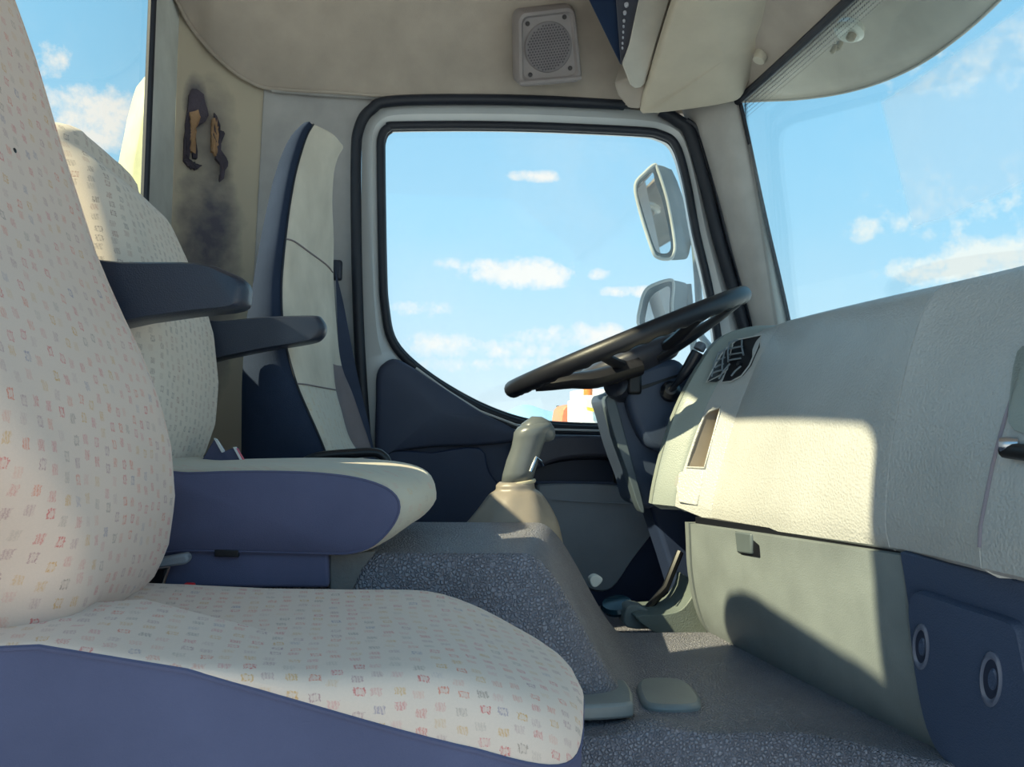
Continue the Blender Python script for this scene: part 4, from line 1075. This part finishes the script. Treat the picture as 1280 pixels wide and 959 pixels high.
prism('side_cheek', sd+[Vector((GA[-1].x+.1, GA[0].y+.012, GA[-1].z)), Vector((GA[0].x+.2, GA[0].y+.012, GA[0].z))], (0, .02, 0), glovem, gb_)
base(gb_)

# dark fuse cover panel at right
fp = empty('fuse_panel', 'dark slate lower dash panel with two round recessed fasteners right of the glovebox', 'panel')

q0, q1_, q2_ = at(1126, 700, .945), at(1172, 925, .945), at(1440, 780, .665)
fn = (q1_-q0).cross(q2_-q0).normalized(); fn = fn if fn.x < 0 else -fn
def fsurf(px, py):
    d = ray(px, py); return d*(q0.dot(fn)/d.dot(fn))
fo_ = cr([fsurf(x, y) for x, y in ((1124, 690), (1130, 725), (1138, 780), (1148, 840), (1161, 895), (1182, 950), (1205, 990))], 4)+[fsurf(1500, 1150), fsurf(1500, 790), fsurf(1280, 728)]
prism('panel', fo_, -fn*.02, footm, fp, bevel=.002)
lyp = cr([fsurf(x, y) for x, y in ((1145, 770), (1146, 748), (1153, 738), (1175, 743), (1220, 758), (1262, 771), (1278, 780), (1285, 800), (1300, 880), (1312, 960), (1260, 975), (1200, 955), (1172, 920), (1156, 860))], 4, True)
cc_ = sum(lyp, Vector())/len(lyp)
V, Fc = grid([[v-fn*.004 for v in lyp], [v+fn*.008 for v in lyp], [v.lerp(cc_, .02)+fn*.012 for v in lyp], [v.lerp(cc_, .97)+fn*.012 for v in lyp]], closed_u=True, cap=True)
mesh('fuse_cover', V, Fc, footm, fp, angle=50)
for (x, y, rx, ry) in ((1162, 805, 10, 29), (1250, 845, 14, 35)):
    c_ = fsurf(x, y)+fn*.012; ea = fsurf(x+rx, y)-fsurf(x, y); eb = fsurf(x, y-ry)-fsurf(x, y); nn_ = 28
    def er(k, dx, sh=0): return [c_+ea*(k*math.cos(2*math.pi*q/nn_)+sh)+eb*k*math.sin(2*math.pi*q/nn_)+fn*dx for q in range(nn_)]
    V, Fc = grid([er(1.0, -.002), er(1.0, .002), er(.86, .0035), er(.76, .002), er(.70, .0005)], closed_u=True)
    mesh('fastener_ring', V, Fc, mat('fastener_grey', (92, 100, 120), .4), fp, angle=60)
    V, Fc = grid([er(.72, .0008), er(.6, .001), er(.02, .001)], closed_u=True, cap=True)
    mesh('fastener_recess', V, Fc, mat('fastener_dark', (40, 48, 68), .5), fp, angle=40)
    V, Fc = grid([er(.40, .001, .2), er(.34, .003, .2), er(.02, .003, .2)], closed_u=True, cap=True)
    mesh('fastener_slot', V, Fc, footm, fp, angle=40)
base(fp)
# grip handle at far right edge of dash
gh_ = empty('dash_grab_handle', 'chrome-ended black handle in the recess at the right edge of the dashboard', 'handle')
def esurf(px, py): return surf(px, py, SE, SF)
hp_ = [esurf(x, y)+Vector((-.002, 0, 0)) for x, y in ((1256, 530), (1262, 545), (1300, 540), (1400, 540), (1390, 600), (1300, 598), (1264, 588), (1254, 560))]
prism('handle_recess', cr([esurf(x, y) for x, y in ((1276, 440), (1300, 430), (1360, 420), (1350, 540), (1272, 538), (1266, 500))], 3, True), (-.004, 0, 0), dashg, gh_, bevel=.003)
tube('handle_bar', [esurf(1264, 563)+Vector((-.006, 0, 0)), esurf(1300, 567)+Vector((-.008, 0, 0)), esurf(1360, 575)+Vector((-.006, 0, 0))], .008, blackm, gh_, n=12)
lathe('handle_end', esurf(1268, 560)+Vector((-.008, 0, .003)), (1, -1, 0), [(0, -.006), (.007, -.006), (.008, 0), (.007, .01), (0, .011)], chrome, gh_, n=16)
base(gh_)

# ================================================================== STEERING
st_ = empty('steering_wheel', 'black steering wheel with finger grips seen almost edge-on against the door window', 'steering wheel')
wl, wr_ = at(634, 489, 1.74), at(924, 371, 1.74)
wc = (wl+wr_)/2; rad_ = (wr_-wl).length/2-.013
e1 = (wr_-wl).normalized()
e2 = Vector((0, 1, 0)); e2 = (e2-e1*e2.dot(e1)).normalized()
# lean the plane so that the underside shows a little
axr = Matrix.Rotation(R(-1.2), 3, e1); e2 = axr @ e2; en = e1.cross(e2); en = en if en.z > 0 else -en
wm = mat('wheel_black_vinyl', (28, 29, 36), .42, ('noise', 500, .12), spec=.45)
ringp = []; rads = []
NR = 320
rows = []
for k in range(NR):
    a = 2*math.pi*k/NR; c = wc+(e1*math.cos(a)+e2*math.sin(a))*rad_; o_ = (e1*math.cos(a)+e2*math.sin(a))
    row = []
    for q in range(14):
        b_ = 2*math.pi*q/14
        r_ = .0170
        inn = max(0, -math.cos(b_)*.8-math.sin(b_)*.5)
        r_ += .0032*math.sin(k/NR*2*math.pi*40)*inn
        row.append(c+o_*math.cos(b_)*r_*1.0+en*math.sin(b_)*r_*1.05)
    rows.append(row)
V, Fc = grid(rows, closed_u=True, closed_v=True); mesh('rim', V, Fc, wm, st_, angle=180)
hub = wc-en*.062
def wp(a, r_, h): return wc+(e1*math.cos(R(a))+e2*math.sin(R(a)))*r_+en*h
for a in (-62, -118, 62, 118):
    pth = cr([wp(a, rad_, -.002), wp(a, rad_*.8, -.012), wp(a, rad_*.5, -.034), wp(a, rad_*.25, -.045)], 4)
    tube('spoke', pth, [.011+.006*i/len(pth) for i in range(len(pth))], wm, st_, n=10, flat=.7)
hubm = mat('hub_plastic', (58, 60, 70), .4, ('noise', 500, .1))
prf = [(.0, -.075), (.055, -.074), (.085, -.066), (.108, -.048), (.115, -.034), (.11, -.022), (.09, -.014), (0, -.012)]
hv_ = []
for r_, h in prf:
    hv_.append([wc+(e1*math.cos(2*math.pi*q/36)*1.05+e2*math.sin(2*math.pi*q/36)*.95)*max(r_, .001)+en*h for q in range(36)])
V, Fc = grid(hv_, closed_u=True, cap=True); mesh('hub', V, Fc, hubm, st_, angle=60)
# inner shroud under the near spokes
pth = [wp(-160, rad_*.93, -.014), wp(-150, rad_*.70, -.03), wp(-140, rad_*.55, -.045), wp(-100, rad_*.35, -.055)]
tube('spoke_cover', cr(pth, 4), [.016, .019, .022, .024, .026, .028, .030, .031, .032, .032, .032, .032, .032], wm, st_, n=12, flat=.6)
pth = [wp(-20, rad_*.93, -.014), wp(-25, rad_*.75, -.026), wp(-40, rad_*.5, -.04), wp(-70, rad_*.3, -.05)]
tube('spoke_cover', cr(pth, 4), [.012, .012, .013, .014, .015, .016, .018, .02, .022, .024, .025, .026, .026], wm, st_, n=12, flat=.6)
base(st_)

co = empty('steering_column', 'dark slate steering column cowl with ignition barrel and wiper stalk', 'steering column')
colm = mat('column_slate', (62, 74, 96), .45, ('noise', 800, .2), var=.03)
Yc = 1.68
def slab(name, px, Y, th, m_, par, bev=.01, sm=3, **k): return prism(name, cr(pp(px, Y), sm, True) if sm else pp(px, Y), (0, th, 0), m_, par, bevel=bev, seg=3, **k)
slab('lower_cowl', [(758, 496), (775, 488), (800, 470), (850, 462), (880, 470), (885, 560), (862, 605), (835, 625), (803, 636), (790, 600), (775, 560), (764, 520)], Yc+.02, .16, colm, co, .018)
slab('upper_cowl', [(792, 466), (815, 454), (845, 449), (862, 462), (880, 480), (884, 540), (860, 562), (832, 566), (808, 556), (790, 520), (784, 490)], Yc-.015, .14, colm, co, .014)
slab('cowl_seam', [(790, 486), (792, 491), (822, 480), (850, 470), (850, 467), (820, 477)], Yc-.017, .02, blackm, co, .0005, 0)
slab('column_side', [(757, 500), (768, 498), (778, 530), (790, 575), (806, 636), (799, 636), (784, 590), (768, 545)], Yc+.005, .04, mat('column_edge_grey', (84, 96, 106), .4), co, .004)
slab('shin_shroud', [(800, 600), (870, 560), (890, 620), (888, 760), (860, 770), (835, 700), (815, 640)], Yc+.10, .1, darkp, co, .01)
lathe('ignition_barrel', at(772, 483, 1.68), (-.55, -.8, .25), [(0, -.03), (.026, -.03), (.028, 0), (.026, .012), (.018, .016), (.008, .016), (0, .012)], mat('barrel_black', (38, 42, 54), .3), co, n=28)
lbl(box('key_slot', at(768, 478, 1.655), (.014, .004, .004), chrome, co, bevel=.001), 'metal key slot')
box('ignition_bracket', at(790, 480, 1.68), (.03, .05, .045), blackm, co, bevel=.006)
tube('stalk', cr([at(838, 488, 1.64), at(850, 474, 1.62), at(862, 458, 1.61), at(872, 440, 1.60)], 4), [.006, .006, .006, .007, .008, .010, .011, .012, .0125, .013, .013, .0125, .012], mat('stalk_black', (30, 34, 44), .3), co, n=12)
lathe('stalk_tip', at(875, 434, 1.60), (.45, 0, .85), [(0, -.006), (.011, -.006), (.0115, .004), (.008, .009), (0, .009)], chrome if False else mat('stalk_tip', (110, 116, 126), .25), co, n=16)
lathe('stalk_gaiter', at(838, 489, 1.65), (-.2, -1, .3), [(0, -.01), (.02, -.01), (.02, .006), (.012, .014), (0, .014)], blackm, co, n=20)
lathe('column_knob', at(845, 530, 1.66), (-.2, -1, .2), [(0, -.01), (.02, -.01), (.021, .008), (.016, .012), (0, .012)], colm, co, n=20)
base(co)

# ================================================================== OUTSIDE THE DOOR
mg = mat('mirror_housing_grey', (92, 108, 112), .45, var=.04); mgl = mat('mirror_glass', (225, 230, 232), .03, metal=1, var=.0)
def mirror(nm, label, px_out, px_glass, Y, depth, arm):
    t = empty(nm, label, 'mirror', 'door mirrors')
    O_ = cr(pp([(a, b_) for a, b_ in px_out], Y), 4, True)
    sh = Vector((depth*.9, .03, 0))
    cc = sum(O_, Vector())/len(O_)
    rows = [[cc+(v-cc)*.86+Vector((.006, .01, 0)) for v in O_], O_, [v+sh*.35 for v in O_], [cc+(v-cc)*.96+sh*.75 for v in O_], [cc+(v-cc)*.75+sh for v in O_], [cc+(v-cc)*.03+sh*1.05 for v in O_]]
    V, Fc = grid(rows, closed_u=True); Fc.append(tuple(range(len(O_)-1, -1, -1)))
    mesh('housing', V, Fc, mg, t, angle=60)
    tube('housing_rim', O_, .005, mat('mirror_rim_pale', (170, 176, 172), .4), t, n=8, closed=True)
    G_ = cr(pp(px_glass, Y-.004), 4, True)
    gc = sum(G_, Vector())/len(G_)
    V = G_+[v+Vector((0, .004, 0)) for v in G_]; n_ = len(G_)
    mesh('mirror_glass', V, [tuple(range(n_))]+[(i, (i+1) % n_, (i+1) % n_+n_, i+n_) for i in range(n_)], mgl, t, smooth=False)
    tube('mirror_arm', [at(*q) for q in arm], .011, mg, t, n=10)
    base(t)
mirror('door_mirror', 'upper grey-green door mirror with tall rounded glass outside the driver window',
       [(794, 232), (806, 216), (818, 206), (822, 212), (834, 250), (843, 300), (842, 318), (836, 324), (822, 322), (815, 312), (800, 265)],
       [(797, 236), (808, 222), (816, 216), (819, 228), (828, 252), (838, 300), (836, 315), (824, 316), (817, 306), (803, 262)], 2.50, .085, [(868, 300, 2.52), (872, 350, 2.50), (876, 420, 2.45), (892, 440, 2.30), (905, 470, 2.16)])
mirror('door_mirror', 'lower wide-angle door mirror partly hidden by the steering wheel rim',
       [(800, 410), (801, 380), (808, 362), (822, 354), (838, 350), (842, 356), (840, 380), (838, 420)],
       [(808, 410), (809, 385), (815, 370), (826, 362), (837, 359), (837, 380), (834, 410)], 2.48, .075, [(860, 356, 2.52), (866, 420, 2.5), (870, 470, 2.45), (890, 480, 2.30), (905, 490, 2.16)])

# vehicles in the distance
wt = mat('white_vehicle_paint', (232, 232, 228), .4); og = mat('orange_paint', (238, 140, 96), .5); yl = mat('yellow_paint', (246, 200, 60), .5); am = mat('amber_beacon', (250, 130, 40), .3); gw = mat('vehicle_window', (150, 176, 196), .2)
tk = empty('white_truck', 'distant white truck with amber roof beacon and yellow bar beyond the window', 'truck')
Yt = 24
def dd(name, pts, Y, th, m_, par, **k): return prism(name, pp(pts, Y), (0, th, 0), m_, par, **k)
g0 = at(0, 0, Yt)
def zpx(px, z, Y):   # pixel row for a height
    lo_, hi_ = 0, 2000
    for _ in range(40):
        mid_ = (lo_+hi_)/2
        if at(px, mid_, Y).z > z: lo_ = mid_
        else: hi_ = mid_
    return mid_
gy = zpx(760, -1.9+.5, Yt)
dd('cab', [(726, 499), (732, 497), (800, 499), (820, 505), (820, gy), (726, gy)], Yt, 2.2, wt, tk, bevel=.04)
dd('roof', [(726, 487), (730, 486), (800, 488), (800, 500), (726, 498)], Yt+.2, 1.8, wt, tk, bevel=.03)
dd('cab_window', [(740, 503), (800, 506), (800, 526), (742, 526)], Yt-.06, .05, gw, tk)
lbl(dd('yellow_bar', [(734, 509), (760, 513), (790, 515), (790, 520), (757, 518), (735, 513)], Yt-.3, .1, yl, tk), 'yellow bar')
lbl(lathe('beacon', at(735, 494, Yt-.2), (0, 0, 1), [(0, 0), (.13, 0), (.13, .18), (.10, .23), (0, .24)], am, tk, n=16), 'amber beacon')
for x in (745, 800):
    lathe('wheel', at(x, zpx(x, -1.9+.5, Yt), Yt-.1), (0, 1, 0), [(0, 0), (.5, 0), (.5, .3), (0, .3)], blackm, tk, n=20)
base(tk)
dg_ = empty('orange_digger', 'distant pale orange digger cab to the left of the white truck', 'digger')
Yo = 27
gy = zpx(715, -1.9+.4, Yo)
dd('cab_frame', [(701, 524), (703, 512), (708, 507), (716, 505), (730, 506), (736, 512), (740, 524), (740, gy), (701, gy)], Yo, 1.8, og, dg_, bevel=.05)
dd('cab_window', [(714, 510), (730, 510), (734, 522), (712, 522)], Yo-.06, .05, gw, dg_)
lathe('wheel', at(708, zpx(708, -1.9+.45, Yo), Yo-.1), (0, 1, 0), [(0, 0), (.45, 0), (.45, .3), (0, .3)], blackm, dg_, n=20)
lathe('wheel', at(734, zpx(734, -1.9+.45, Yo), Yo-.1), (0, 1, 0), [(0, 0), (.45, 0), (.45, .3), (0, .3)], blackm, dg_, n=20)
base(dg_)
ps = at(697, 507, 30)
tag(tube('post', [Vector((ps.x, 30, -1.9)), ps], .05, mat('green_grey_post', (90, 120, 116), .6), n=8), 'thin dark green post left of the orange digger', 'post')
# pale fairing behind the rear window
fr_ = [(178, 128, 2.15), (170, 165, 2.15), (163, 200, 2.15), (159, 240, 2.15), (150, 330, 2.15), (260, 330, 2.15), (260, 60, 2.15), (195, 90, 2.15)]
tag(prism('wind_fairing', cr([at(*q) for q in fr_], 3, True), (-.05, .05, 0), mat('fairing_cream', (222, 220, 176), .5), bevel=.01), 'pale cream wind fairing seen outside the rear window edge', 'fairing')
